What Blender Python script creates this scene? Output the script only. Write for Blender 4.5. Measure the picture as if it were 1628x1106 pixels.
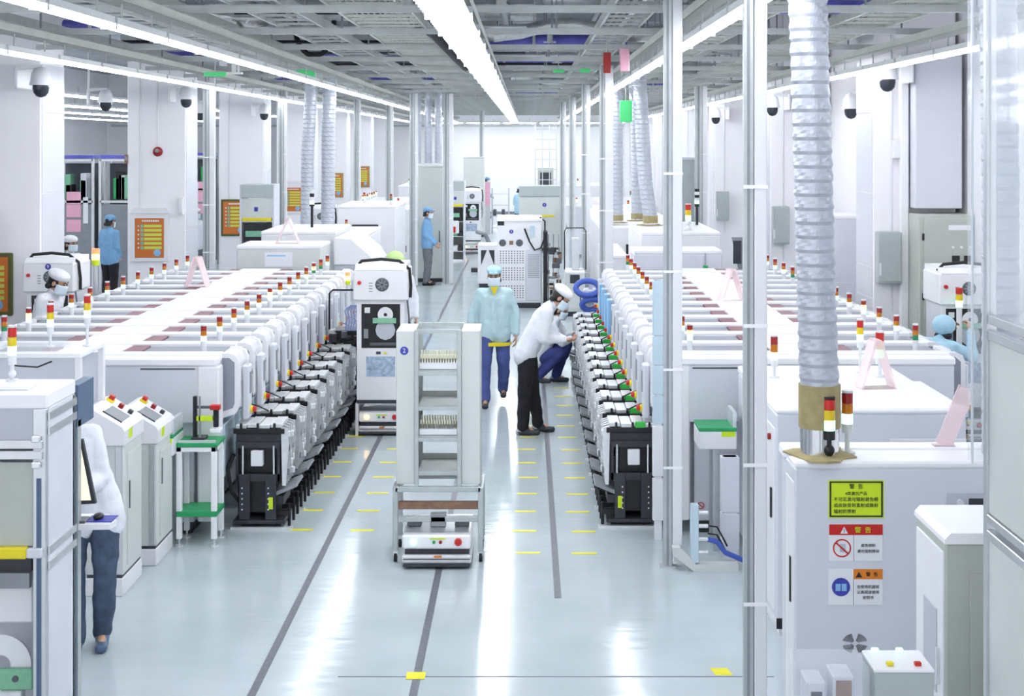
import bpy, bmesh, math, random
from mathutils import Vector, Matrix
random.seed(7)
R = math.radians
for o in list(bpy.data.objects): bpy.data.objects.remove(o)
SC = bpy.context.scene
COL = SC.collection
# ------------------------------------------------------------------ camera
F, VX, VY, CH = 2320.0, 838.0, 226.0, 3.25      # focal length in px, vanishing point, camera height
cd = bpy.data.cameras.new('camera'); cam = bpy.data.objects.new('camera', cd); COL.objects.link(cam)
cam.location = (0, 0, CH); cam.rotation_euler = (R(90), 0, 0)
cd.sensor_fit = 'HORIZONTAL'; cd.sensor_width = 36; cd.lens = 36 * F / 1628
cd.shift_x = -(VX - 814) / 1628; cd.shift_y = -(553 - VY) / 1628
cd.clip_start = .1; cd.clip_end = 200
SC.camera = cam
# ------------------------------------------------------------------ world, exposure
w = bpy.data.worlds.new('world'); SC.world = w; w.use_nodes = True
w.node_tree.nodes['Background'].inputs[0].default_value = (.93, .95, 1, 1)
w.node_tree.nodes['Background'].inputs[1].default_value = 1.75
SC.view_settings.view_transform = 'Standard'; SC.view_settings.look = 'None'
SC.view_settings.gamma = 1; SC.view_settings.use_curve_mapping = False
SC.view_settings.exposure = 0.3
LAMP = 21.0      # strength of the lamp tubes

# ------------------------------------------------------------------ materials
M = {}
def mat(name, col, rough=.5, metal=0., emit=0., ecol=None, alpha=1., trans=0., noise=0., nscale=8., bump=0., bscale=40., spec=.5, coat=0., ior=1.45):
    m = bpy.data.materials.new(name); m.use_nodes = True
    nt = m.node_tree; b = nt.nodes['Principled BSDF']
    c = (*col, 1)
    b.inputs['Base Color'].default_value = c; b.inputs['Roughness'].default_value = rough
    b.inputs['Metallic'].default_value = metal; b.inputs['Specular IOR Level'].default_value = spec
    b.inputs['IOR'].default_value = ior
    if coat: b.inputs['Coat Weight'].default_value = coat; b.inputs['Coat Roughness'].default_value = .08
    if emit:
        b.inputs['Emission Color'].default_value = (*(ecol or col), 1); b.inputs['Emission Strength'].default_value = emit
    if trans: b.inputs['Transmission Weight'].default_value = trans
    if alpha < 1: b.inputs['Alpha'].default_value = alpha
    if noise or bump:
        tc = nt.nodes.new('ShaderNodeTexCoord')
    if noise:
        n = nt.nodes.new('ShaderNodeTexNoise'); n.inputs['Scale'].default_value = nscale; n.inputs['Detail'].default_value = 4
        nt.links.new(tc.outputs['Object'], n.inputs['Vector'])
        r = nt.nodes.new('ShaderNodeValToRGB')
        r.color_ramp.elements[0].position = .3; r.color_ramp.elements[1].position = .7
        r.color_ramp.elements[0].color = tuple(max(0, x * (1 - noise)) for x in col) + (1,)
        r.color_ramp.elements[1].color = tuple(min(1, x * (1 + noise)) for x in col) + (1,)
        nt.links.new(n.outputs['Fac'], r.inputs[0]); nt.links.new(r.outputs[0], b.inputs['Base Color'])
    if bump:
        n2 = nt.nodes.new('ShaderNodeTexNoise'); n2.inputs['Scale'].default_value = bscale; n2.inputs['Detail'].default_value = 3
        nt.links.new(tc.outputs['Object'], n2.inputs['Vector'])
        bp = nt.nodes.new('ShaderNodeBump'); bp.inputs['Strength'].default_value = bump; bp.inputs['Distance'].default_value = .02
        nt.links.new(n2.outputs['Fac'], bp.inputs['Height']); nt.links.new(bp.outputs[0], b.inputs['Normal'])
    M[name] = m
    return m
mat('white', (.81, .81, .85), .35, noise=.02, nscale=3)
mat('white_bright', (.88, .88, .92), .35, noise=.015, nscale=3)
mat('machine', (.66, .68, .75), .4, noise=.02, nscale=4)
mat('machine_grey', (.50, .52, .59), .42, noise=.03, nscale=4)
mat('top_grey', (.27, .29, .35), .5, noise=.03, nscale=5)
mat('beige', (.62, .65, .64), .45, noise=.03, nscale=4)
mat('olive_grey', (.47, .50, .46), .45, noise=.04, nscale=4)
mat('box_grey', (.42, .47, .48), .45, noise=.03)
mat('mauve', (.26, .13, .16), .55, noise=.06)
mat('wall', (.92, .91, .95), .6, noise=.012, nscale=1.5)
mat('wall_far', (.92, .92, .95), .6, noise=.01, nscale=1.5)
mat('ceiling', (.44, .47, .52), .8, noise=.12, nscale=1.2)
mat('steel_grey', (.47, .50, .50), .45, metal=.3, noise=.08, nscale=6)
mat('rail_beige', (.46, .48, .45), .5, noise=.06, nscale=5)
mat('alu', (.62, .64, .67), .32, metal=.75, noise=.04, nscale=12)
mat('alu_dull', (.47, .51, .52), .45, metal=.4, noise=.06, nscale=14)
mat('chrome', (.75, .76, .78), .14, metal=1)
mat('silver', (.74, .76, .79), .3, metal=.5, noise=.08, nscale=20)
mat('foil', (.58, .60, .60), .3, metal=.8, noise=.15, nscale=9, bump=.9, bscale=9)
mat('flex', (.46, .49, .56), .38, metal=.3, noise=.04, nscale=12)
mat('mesh_tray', (.58, .61, .57), .4, metal=.5, noise=.1)
mat('black', (.012, .012, .016), .38, noise=.3, nscale=20)
mat('rubber', (.02, .02, .023), .7)
mat('dark', (.035, .038, .05), .42, noise=.2, nscale=15)
mat('dark_grey', (.10, .11, .13), .45, noise=.1)
mat('mid_grey', (.26, .28, .31), .45, noise=.08)
mat('violet_pipe', (.12, .12, .50), .4, noise=.25, nscale=5)
mat('blue_hose', (.06, .12, .50), .4)
mat('blue_steel', (.08, .13, .22), .4, noise=.1)
mat('navy_disc', (.05, .06, .40), .5)
mat('sky_plastic', (.25, .50, .78), .35)
mat('pale_blue', (.55, .68, .78), .3)
mat('red', (.55, .02, .015), .35)
mat('dark_red', (.28, .01, .01), .3)
mat('yellow', (.80, .66, .02), .4)
mat('lime', (.62, .80, .02), .45)
mat('tape_yellow', (.78, .72, .01), .45, noise=.05, nscale=30)
mat('tape_dark', (.13, .14, .17), .45, noise=.15, nscale=30)
mat('tape_line', (.20, .21, .26), .45)
mat('green', (.03, .38, .12), .4)
mat('green_mat', (.02, .33, .12), .45, noise=.06)
mat('pcb_green', (.22, .50, .33), .45, noise=.1, nscale=30)
mat('cardboard', (.36, .30, .15), .75, noise=.12, nscale=14, bump=.3, bscale=20)
mat('wood', (.27, .15, .10), .55, noise=.2, nscale=18)
mat('ivory', (.78, .76, .58), .5)
mat('olive_frame', (.10, .11, .03), .5)
mat('row_lime', (.62, .68, .10), .5)
mat('orange_sign', (.62, .17, .03), .5)
mat('orange', (.75, .22, .02), .5)
mat('pink', (.80, .42, .55), .5)
mat('pink_clear', (.95, .76, .79), .2, alpha=.55)
mat('screen', (.72, .70, .58), .3, emit=.55, ecol=(.95, .9, .7))
mat('dark_glass', (.03, .035, .05), .08)
mat('film', (.36, .46, .60), .12, noise=.35, nscale=22)
mat('acrylic', (.80, .85, .92), .06, alpha=.2)
mat('acrylic_edge', (.82, .86, .92), .15, alpha=.7)
mat('tower_white', (.74, .75, .79), .35)
mat('lens_red', (.33, .02, .02), .2)
mat('lens_amber', (.55, .18, .01), .2)
mat('lens_green', (.02, .26, .10), .2)
mat('lens_yellow', (.75, .55, .02), .2)
mat('lit_green', (.3, 1, .5), .3, emit=1.5, ecol=(.45, 1, .6))
mat('lit_amber', (1, .65, .15), .3, emit=3.5, ecol=(1, .62, .16))
mat('lit_red', (1, .25, .1), .3, emit=1.2, ecol=(1, .2, .08))
mat('lit_exit', (.06, .50, .16), .4, emit=.12, ecol=(.1, .9, .3))
mat('flag_green', (.05, .55, .08), .4)
mat('lamp_tube', (1, 1, 1), .4, emit=LAMP, ecol=(.96, .98, 1))
mat('lamp_body', (.78, .80, .82), .4)
mat('skin', (.52, .29, .19), .5, noise=.05, nscale=12)
mat('hair', (.012, .010, .010), .5)
mat('mask', (.68, .80, .90), .7)
mat('cloth_white', (.78, .80, .87), .8, noise=.04, nscale=9, bump=.35, bscale=14)
mat('cloth_teal', (.46, .63, .68), .8, noise=.05, nscale=9, bump=.35, bscale=14)
mat('cloth_blue', (.19, .38, .62), .8, noise=.07, nscale=9, bump=.35, bscale=14)
mat('cloth_sky', (.40, .62, .76), .8, noise=.05, nscale=9, bump=.35, bscale=14)
mat('cloth_navy', (.035, .05, .20), .8, noise=.2, nscale=9, bump=.35, bscale=14)
mat('cloth_indigo', (.07, .10, .30), .8, noise=.2, nscale=9, bump=.35, bscale=14)
mat('cloth_black', (.014, .013, .018), .8, noise=.2, nscale=9, bump=.3, bscale=14)
mat('cloth_grey', (.16, .17, .19), .8, noise=.12, nscale=9, bump=.3, bscale=14)
mat('denim', (.06, .09, .15), .8, noise=.3, nscale=12, bump=.3, bscale=18)
mat('cloth_green', (.52, .72, .30), .8, noise=.05)
mat('cloth_yellow', (.75, .60, .02), .7)
mat('sock', (.52, .54, .57), .8)
mat('ink', (.02, .02, .03), .6)
mat('paper', (.80, .81, .86), .6)

def floor_mat():
    m = bpy.data.materials.new('epoxy_floor'); m.use_nodes = True; nt = m.node_tree; b = nt.nodes['Principled BSDF']
    tc = nt.nodes.new('ShaderNodeTexCoord')
    n = nt.nodes.new('ShaderNodeTexNoise'); n.inputs['Scale'].default_value = 1.3; n.inputs['Detail'].default_value = 5
    nt.links.new(tc.outputs['Object'], n.inputs['Vector'])
    r = nt.nodes.new('ShaderNodeValToRGB')
    r.color_ramp.elements[0].position = .3; r.color_ramp.elements[0].color = (.44, .51, .545, 1)
    r.color_ramp.elements[1].position = .72; r.color_ramp.elements[1].color = (.51, .58, .62, 1)
    nt.links.new(n.outputs['Fac'], r.inputs[0]); nt.links.new(r.outputs[0], b.inputs['Base Color'])
    mp = nt.nodes.new('ShaderNodeMapping'); mp.inputs['Scale'].default_value = (1.2, 5.5, 1)
    nt.links.new(tc.outputs['Object'], mp.inputs[0])
    n2 = nt.nodes.new('ShaderNodeTexNoise'); n2.inputs['Scale'].default_value = 1.6; n2.inputs['Detail'].default_value = 3
    nt.links.new(mp.outputs[0], n2.inputs['Vector'])
    bp = nt.nodes.new('ShaderNodeBump'); bp.inputs['Strength'].default_value = .12; bp.inputs['Distance'].default_value = .02
    nt.links.new(n2.outputs['Fac'], bp.inputs['Height']); nt.links.new(bp.outputs[0], b.inputs['Normal'])
    b.inputs['Roughness'].default_value = .14; b.inputs['Specular IOR Level'].default_value = .3
    M['floor'] = m
floor_mat()

# ------------------------------------------------------------------ mesh helpers
def XX(px, Y): return (px - VX) * Y / F          # world x of an image column at real depth Y
def ZZ(py, Y): return CH - (py - VY) * Y / F     # world z of an image row at real depth Y
def rotz(a): return Matrix.Rotation(a, 3, 'Z')

class MB:
    def __init__(s): s.v = []; s.f = []; s.m = []; s.sm = []; s.mats = []
    def idx(s, mt):
        if mt not in s.mats: s.mats.append(mt)
        return s.mats.index(mt)
    def add(s, vs, fs, mt, smooth=False):
        o = len(s.v); i = s.idx(mt); s.v += [tuple(v) for v in vs]
        for f in fs: s.f.append(tuple(o + k for k in f)); s.m.append(i); s.sm.append(smooth)
        return s
    def box(s, x0, x1, y0, y1, z0, z1, mt, b=0):
        if x0 > x1: x0, x1 = x1, x0
        if y0 > y1: y0, y1 = y1, y0
        if z0 > z1: z0, z1 = z1, z0
        if not b:
            vs = [(x, y, z) for z in (z0, z1) for y in (y0, y1) for x in (x0, x1)]
            return s.add(vs, [(0, 2, 3, 1), (4, 5, 7, 6), (0, 1, 5, 4), (2, 6, 7, 3), (0, 4, 6, 2), (1, 3, 7, 5)], mt)
        b = min(b, (x1 - x0) * .45, (y1 - y0) * .45, (z1 - z0) * .45)
        vs = []; ix = {}
        for a, x in enumerate((x0, x1)):
            for c, y in enumerate((y0, y1)):
                for d, z in enumerate((z0, z1)):
                    sx, sy, sz = (b, -b)[a], (b, -b)[c], (b, -b)[d]
                    ix[a, c, d] = len(vs)
                    vs += [(x, y + sy, z + sz), (x + sx, y, z + sz), (x + sx, y + sy, z)]
        g = lambda a, c, d, k: ix[a, c, d] + k
        fs = []
        for a in (0, 1): fs.append([g(a, 0, 0, 0), g(a, 1, 0, 0), g(a, 1, 1, 0), g(a, 0, 1, 0)])
        for c in (0, 1): fs.append([g(0, c, 0, 1), g(1, c, 0, 1), g(1, c, 1, 1), g(0, c, 1, 1)])
        for d in (0, 1): fs.append([g(0, 0, d, 2), g(1, 0, d, 2), g(1, 1, d, 2), g(0, 1, d, 2)])
        for c in (0, 1):
            for d in (0, 1): fs.append([g(0, c, d, 1), g(1, c, d, 1), g(1, c, d, 2), g(0, c, d, 2)])
        for a in (0, 1):
            for d in (0, 1): fs.append([g(a, 0, d, 0), g(a, 1, d, 0), g(a, 1, d, 2), g(a, 0, d, 2)])
            for c in (0, 1): fs.append([g(a, c, 0, 0), g(a, c, 1, 0), g(a, c, 1, 1), g(a, c, 0, 1)])
        for k in ix.values(): fs.append([k, k + 1, k + 2])
        return s.add(vs, fs, mt)
    def cyl(s, p0, p1, r, mt, n=12, r1=None, smooth=True, caps=True):
        p0 = Vector(p0); p1 = Vector(p1); d = (p1 - p0).normalized(); r1 = r if r1 is None else r1
        u = d.orthogonal().normalized(); w_ = d.cross(u)
        vs = []
        for p, rr in ((p0, r), (p1, r1)):
            for k in range(n):
                a = 2 * math.pi * k / n; vs.append(p + (u * math.cos(a) + w_ * math.sin(a)) * rr)
        s.add(vs, [(k, (k + 1) % n, n + (k + 1) % n, n + k) for k in range(n)], mt, smooth)
        if caps: s.add(vs, [tuple(range(n))[::-1], tuple(range(n, 2 * n))], mt)
        return s
    def tube(s, pts, r, mt, n=6, smooth=True):
        pts = [Vector(p) for p in pts]; vs = []; u = None
        for i, p in enumerate(pts):
            d = (pts[min(i + 1, len(pts) - 1)] - pts[max(i - 1, 0)]).normalized()
            if u is None: u = d.orthogonal().normalized()
            else: u = (u - d * u.dot(d)).normalized()
            w_ = d.cross(u); rr = r[i] if isinstance(r, (list, tuple)) else r
            for k in range(n):
                a = 2 * math.pi * k / n; vs.append(p + (u * math.cos(a) + w_ * math.sin(a)) * rr)
        fs = []
        for i in range(len(pts) - 1):
            for k in range(n): fs.append((i * n + k, i * n + (k + 1) % n, (i + 1) * n + (k + 1) % n, (i + 1) * n + k))
        s.add(vs, fs, mt, smooth)
        return s.add(vs, [tuple(range(n))[::-1], tuple(range(len(vs) - n, len(vs)))], mt)
    def prism(s, poly, ax, a0, a1, mt, smooth=False):
        q = {'x': lambda a, u, v: (a, u, v), 'y': lambda a, u, v: (u, a, v), 'z': lambda a, u, v: (u, v, a)}[ax]
        n = len(poly); vs = [q(a0, *p) for p in poly] + [q(a1, *p) for p in poly]
        s.add(vs, [(k, (k + 1) % n, n + (k + 1) % n, n + k) for k in range(n)], mt, smooth)
        return s.add(vs, [tuple(range(n))[::-1], tuple(range(n, 2 * n))], mt)
    def lathe(s, prof, c, mt, n=16, ax='z', sx=1, sy=1, smooth=True, ring=False):
        if ring: prof = list(prof) + [prof[0]]; smooth = False
        vs = []
        for r, h in prof:
            for k in range(n):
                a = 2 * math.pi * k / n; p = (r * math.cos(a) * sx, r * math.sin(a) * sy, h)
                if ax == 'y': p = (p[0], p[2], p[1])
                if ax == 'x': p = (p[2], p[0], p[1])
                vs.append((c[0] + p[0], c[1] + p[1], c[2] + p[2]))
        fs = [(i * n + k, i * n + (k + 1) % n, (i + 1) * n + (k + 1) % n, (i + 1) * n + k) for i in range(len(prof) - 1) for k in range(n)]
        s.add(vs, fs, mt, smooth)
        if ring: return s
        return s.add(vs, [tuple(range(n))[::-1], tuple(range(len(vs) - n, len(vs)))], mt)
    def ell(s, c, r, mt, rot=None, nu=12, nv=8):
        c = Vector(c); vs = []; rot = rot or Matrix.Identity(3)
        for j in range(1, nv):
            t = math.pi * j / nv
            for k in range(nu):
                a = 2 * math.pi * k / nu
                vs.append(c + rot @ Vector((r[0] * math.sin(t) * math.cos(a), r[1] * math.sin(t) * math.sin(a), r[2] * math.cos(t))))
        top = len(vs); vs.append(c + rot @ Vector((0, 0, r[2]))); vs.append(c + rot @ Vector((0, 0, -r[2])))
        fs = [(j * nu + k, (j + 1) * nu + k, (j + 1) * nu + (k + 1) % nu, j * nu + (k + 1) % nu) for j in range(nv - 2) for k in range(nu)]
        fs += [(top, k, (k + 1) % nu) for k in range(nu)] + [(top + 1, (nv - 2) * nu + (k + 1) % nu, (nv - 2) * nu + k) for k in range(nu)]
        return s.add(vs, fs, mt, True)
    def limb(s, pts, rs, mt, n=12):
        for i in range(len(pts) - 1):
            s.cyl(pts[i], pts[i + 1], rs[i], mt, n, rs[i + 1])
        for p, r in zip(pts, rs): s.ell(p, (r, r, r), mt, nu=n, nv=8)
        return s
    def mesh(s, name='mesh'):
        me = bpy.data.meshes.new(name); me.from_pydata(s.v, [], s.f)
        for k in s.mats: me.materials.append(M[k])
        me.polygons.foreach_set('material_index', s.m); me.polygons.foreach_set('use_smooth', s.sm)
        bm = bmesh.new(); bm.from_mesh(me); bmesh.ops.recalc_face_normals(bm, faces=bm.faces); bm.to_mesh(me); bm.free()
        me.update(); return me
    def build(s, name, parent=None, loc=None): return ob(name, s.mesh(name), parent, loc)

def ob(name, me, parent=None, loc=None, rz=0):
    o = bpy.data.objects.new(name, me); COL.objects.link(o)
    if parent: o.parent = parent
    if loc: o.location = loc
    if rz: o.rotation_euler = (0, 0, rz)
    return o
def tag(o, label, cat, group=None):
    o['label'] = label; o['category'] = cat
    if group: o['group'] = group
    return o
def thing(name, label, cat, loc=(0, 0, 0), rz=0, group=None):
    o = ob(name, None, None, loc, rz); o.empty_display_size = .1
    return tag(o, label, cat, group)
def struct(name, mb, label=None):
    o = mb.build(name); o['kind'] = 'structure'
    if label: o['label'] = label
    return o
def B(x0, x1, y0, y1, z0, z1, mt, b=0): return MB().box(x0, x1, y0, y1, z0, z1, mt, b)
def copy_tree(o, parent=None):
    c = o.copy(); COL.objects.link(c); c.parent = parent
    for ch in list(o.children): copy_tree(ch, c)
    return c
ORD = ['nearest', 'second', 'third', 'fourth', 'fifth', 'sixth', 'seventh', 'eighth', 'ninth', 'tenth', 'eleventh', 'twelfth', 'farthest']
TS = bpy.data.scenes.new('workbench')          # scratch scene: small dependency graph for evaluating text and modifiers
def evaluated(o):
    TS.collection.objects.link(o); TS.view_layers[0].update(); dg = TS.view_layers[0].depsgraph
    me = bpy.data.meshes.new_from_object(o.evaluated_get(dg)); TS.collection.objects.unlink(o)
    return me
def text_mesh(txt, size, mt, align='CENTER', ext=.0006):
    cu = bpy.data.curves.new('lettering', 'FONT'); cu.body = txt; cu.size = size; cu.align_x = align; cu.align_y = 'CENTER'
    cu.extrude = ext; cu.resolution_u = 2
    o = bpy.data.objects.new('lettering', cu)
    me = evaluated(o); bpy.data.objects.remove(o)
    me.materials.clear(); me.materials.append(M[mt]); return me
def text(txt, size, mt, parent, loc, rot=(R(90), 0, 0), align='CENTER', name='lettering'):
    o = ob(name, text_mesh(txt, size, mt, align), parent, loc); o.rotation_euler = rot; return o

# ================================================================== THE HALL
XL, XR, YF, ZC = -19.0, 5.25, 66.0, 6.3
COLY = [17.7 + 7.5 * k for k in range(7)]
struct('floor', B(XL, XR, -4, YF, -.1, 0, 'floor'))
struct('ceiling', B(XL, XR, -4, YF, ZC, ZC + .1, 'ceiling'))
struct('wall_far', B(XL, XR, YF, YF + .15, 0, ZC, 'wall_far'))
struct('wall_right', B(XR, XR + .15, -4, YF, 0, ZC, 'wall'))
struct('wall_left', B(XL - .15, XL, -4, YF, 0, ZC, 'wall'))
struct('baseboard_far', B(XL, XR, YF - .02, YF, 0, .12, 'mid_grey'))
struct('trim_1', B(XL + .2, XR - .2, YF - .04, YF, 3.95, 4.02, 'alu_dull'))   # rail along the far wall
def column(k, side):
    y = COLY[k]; x0, x1 = ((-6.9, -5.9) if side < 0 else (4.2, 5.2))
    c = struct('column', B(x0, x1, y, y + .9, 0, ZC, 'wall', .01), 'square white column')
    xf = x1 if side < 0 else x0; s = -1 if side < 0 else 1
    for z0, z1 in ((.05, 1.35), (1.36, 1.72), (1.73, 2.62), (2.63, 3.6), (3.61, 4.2)):     # cladding panels of the aisle face
        B(xf - .012, xf + .012, y + .03, y + .87, z0, z1, 'machine', .004).build('panel', c)
    MB().cyl((x0 + .22, y - .015, 1.2), (x0 + .22, y - .015, ZC - .7), .012, 'tower_white', 6).build('conduit', c)
    return c
cols = {(k, s): column(k, s) for k in range(7) for s in (-1, 1)}

# ---- floor markings
def strip(name, x0, x1, y0, y1, mt, label, cat, group=None):
    return tag(B(x0, x1, y0, y1, 0, .002, mt).build(name), label, cat, group)
strip('guide_tape', -1.645, -1.595, 6.5, 40, 'tape_dark', 'grey guide tape running under the robot with the dark window', 'floor tape')
strip('guide_tape', -.695, -.645, 6.5, 21, 'tape_dark', 'grey guide tape running under the shelf rack robot', 'floor tape')
strip('guide_tape', .195, .245, 10.41, 26, 'tape_dark', 'grey guide tape ending short beside the right feeder carts', 'floor tape')
strip('cross_line', -1.15, 1.5, 8.87, 8.885, 'tape_line', 'thin dark line crossing the aisle floor in the foreground', 'floor line')
o = strip('tape_patch', -.735, -.62, 8.83, 8.945, 'tape_yellow', 'yellow tape square over the crossing of two floor lines', 'floor tape'); o.location.z = .0025
mb = MB(); mb.prism([(1.13, 9.02), (1.235, 9.02), (1.255, 8.90), (1.15, 8.90)], 'z', 0, .002, 'tape_yellow')
tag(mb.build('tape_patch'), 'yellow tape square alone on the floor at lower right', 'floor tape')
for nm, x0, x1, yy, n in (('beside the left feeder carts', -1.98, -1.79, 12.22, 7), ('left of the shelf rack robot', -1.48, -1.28, 12.2, 6),
                          ('in the open floor left of the short guide tape', -.1, .09, 11.53, 13), ('beside the right feeder carts', .36, .56, 11.51, 13)):
    for k in range(n):
        y = yy + .648 * k
        dx = random.uniform(-.02, .02)
        strip('yellow_mark', x0 + dx, x1 + dx, y, y + .05, 'tape_yellow', '%s yellow tape mark %s' % (ORD[min(k, 11)] if k < n - 1 else 'farthest', nm), 'floor tape', 'yellow floor marks ' + nm)

def nth(k):
    a = ['first', 'second', 'third', 'fourth', 'fifth', 'sixth', 'seventh', 'eighth', 'ninth', 'tenth', 'eleventh', 'twelfth', 'thirteenth', 'fourteenth', 'fifteenth', 'sixteenth', 'seventeenth', 'eighteenth', 'nineteenth']
    if k < 19: return a[k]
    d = ['twent', 'thirt', 'fort', 'fift'][(k + 1) // 10 - 2]; r = (k + 1) % 10
    return d + 'ieth' if r == 0 else d + 'y-' + a[r - 1]
# ---- lamps: rows of battens hung from the ceiling
def lamp_meshes(wd, wide):
    L = 1.47
    h = MB()
    if wide:
        h.prism([(-.14, .0), (.14, .0), (.10, .07), (-.10, .07)], 'y', 0, L, 'lamp_body')
    else:
        h.box(-wd / 2 - .012, wd / 2 + .012, 0, L, 0, .05, 'lamp_body')
    for y in (.3, L - .3): h.cyl((0, y, .05), (0, y, .17), .008, 'steel_grey', 6)
    t = MB(); xs = (-.07, .07) if wide else (0,)
    for x in xs: t.box(x - wd / 2 * (.9 if wide else 1), x + wd / 2 * (.9 if wide else 1), .02, L - .02, -.035, 0, 'lamp_tube', .012)
    e = MB(); e.box(-wd / 2 - .02 - (.09 if wide else 0), wd / 2 + .02 + (.09 if wide else 0), L - .02, L + .02, -.04, .05, 'alu_dull')
    g = None
    if wide:
        g = MB()
        for k in range(1, 8): g.box(-.135, .135, k * L / 8 - .004, k * L / 8 + .004, -.04, -.005, 'alu')
    return h.mesh('housing'), t.mesh('tube'), e.mesh('end_cap'), g.mesh('louvre') if g else None
LM = lamp_meshes(.075, False); LW = lamp_meshes(.10, True)
ZL = 4.1
def lamp_row(x, y0, y1, label, grp, wide=False, over=0):
    ms = LW if wide else LM; y = y0 - 1.5 * over; k = -over
    while y < y1:
        t = thing('ceiling_lamp', '%s %s, counted from the front' % (nth(k), label) if k >= 0 else '%s lamp out of view overhead, extending %s' % (nth(-k - 1), label.split(' in ')[-1]), 'lamp', (x, y, ZL), 0, grp)
        ob('housing', ms[0], t); ob('tube', ms[1], t); ob('end_cap', ms[2], t)
        if ms[3]: ob('louvre', ms[3], t)['kind'] = 'stuff'
        y += 1.5; k += 1
lamp_row(-.52, 8.2, 63, 'wide double lamp in the middle row over the aisle', 'lamps in the middle row', True, 2)
lamp_row(-3.0, 9, 62, 'slim lamp in the row over the left placement line', 'lamps over the left placement line', False, 2)
lamp_row(-4.85, 12, 62, 'slim lamp in the row along the left columns', 'lamps along the left columns', False, 3)
lamp_row(1.38, 8.2, 62, 'slim lamp in the row over the right placement line', 'lamps over the right placement line', False, 2)
lamp_row(4.0, 11.2, 62, 'slim lamp in the row along the right columns', 'lamps along the right columns', False, 3)
for i, x in enumerate((-8.2, -10.6, -13.0, -15.8)):
    lamp_row(x, 21, 58, 'lamp in row %s of the side hall' % ('one', 'two', 'three', 'four')[i], 'lamps of side hall row %d' % (i + 1))

for i, x in enumerate((-4.3, -2.7, -1.1, .5, 2.1)):  # added crosswise row of lamps to brighten the far wall
    t = thing('ceiling_lamp', '%s lamp from the left in the row added to brighten the far wall' % nth(i), 'lamp', (x + 1.5, 63.9, ZL), R(90), 'lamps added to brighten the far wall'); ob('housing', LW[0], t); ob('tube', LW[1], t); ob('end_cap', LW[2], t)
# ---- ceiling services
def rail(x, w_, label, z=4.27, h=.07, y0=3, y1=63, mt='rail_beige'):
    t = thing('lamp_rail', label, 'rail', (x, 0, z))
    B(-w_ / 2, w_ / 2, y0, y1, 0, .012, mt).build('web', t)
    for s in (-1, 1): B(s * w_ / 2 - .006, s * w_ / 2 + .006, y0, y1, 0, h, mt).build('flange', t)
rail(-.52, .2, 'grey channel carrying the middle lamp row')
rail(-3.0, .16, 'grey channel carrying the lamps over the left placement line', y0=7)
rail(-4.85, .2, 'grey channel carrying the lamps along the left columns', y0=9)
rail(1.38, .16, 'grey channel carrying the lamps over the right placement line')
rail(4.0, .2, 'grey channel carrying the lamps along the right columns', y0=9)
tag(B(-3.3, -3.24, 6, 63, 4.425, 4.56, 'rail_beige').build('steel_beam'), 'beige steel beam just above the left placement line lamps', 'beam')
def tray(x0, x1, z, y0, y1, pitch, label, mt='mesh_tray', cables=0, dense=False):
    t = thing('cable_tray', label, 'cable tray', ((x0 + x1) / 2, 0, z)); w_ = (x1 - x0) / 2
    for s in (-1, 1): B(s * w_ - .012, s * w_ + .012, y0, y1, 0, .09, mt).build('side_rail', t)
    n = int((y1 - y0) / pitch); me = B(-w_, w_, -.012, .012, .005, .028, mt).mesh('rung')
    for k in range(min(n, 70)): ob('rung', me, t, (0, y0 + (k + .5) * pitch, 0))
    if dense:
        m2 = MB()
        for k in range(1, 12): m2.box(-w_ + 2 * w_ * k / 12 - .004, -w_ + 2 * w_ * k / 12 + .004, y0, y1, .028, .036, mt)
        m2.build('wire', t)['kind'] = 'stuff'
    if cables:
        m2 = MB()
        for k in range(cables):
            xx = random.uniform(-w_ * .8, w_ * .8); pts = [(xx + random.uniform(-.03, .03), y0 + (y1 - y0) * i / 24, .06 + random.uniform(0, .03)) for i in range(25)]
            m2.tube(pts, .016, random.choice(['black', 'dark_grey', 'mid_grey', 'tower_white']), 5)
        c = m2.build('cable_bundle', t); c['kind'] = 'stuff'
    return t
tray(-1.72, -1.05, 4.43, 8, 60, .4, 'wire mesh cable tray just left of the middle lamp row', cables=5, dense=True)
tray(-2.55, -2.1, 4.43, 9, 60, .5, 'ladder cable tray between the mesh tray and left lamps', 'steel_grey', 6)
tray(-4.4, -3.7, 4.43, 9, 60, .45, 'ladder cable tray between the two left lamp rows', 'steel_grey', 6)
tray(-5.5, -5.1, 4.43, 12, 60, .5, 'ladder cable tray beside the left columns', 'steel_grey', 4)
tray(.75, 1.15, 4.43, 6, 60, .45, 'ladder cable tray just left of the right lamp row', 'steel_grey', 6)
tray(1.75, 2.3, 4.43, 6, 60, .45, 'ladder cable tray just right of the right lamp row', 'mesh_tray', 4, True)
tray(3.1, 3.7, 4.43, 9, 60, .45, 'ladder cable tray beside the right column lamps', 'mesh_tray', 6, True)
for k, y in enumerate([12.5 + 2.5 * i for i in range(20)]):
    t = thing('strut_channel', '%s grey strut spanning the hall under the ceiling' % (ORD[k] if k < 12 else ('thirteenth', 'fourteenth', 'fifteenth', 'sixteenth', 'seventeenth', 'eighteenth', 'nineteenth', 'farthest')[k - 12]), 'strut', (0, y, 4.36), 0, 'struts spanning the hall')
    B(-5.88, 4.18, -.03, .03, 0, .06, 'steel_grey').build('channel', t)
    for x in (-5.0, -3.5, -1.9, -.9, .3, 1.6, 2.9, 3.85): MB().cyl((x, 0, .06), (x, 0, ZC - 4.36), .011, 'mid_grey', 5).build('hanger_rod', t)
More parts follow.
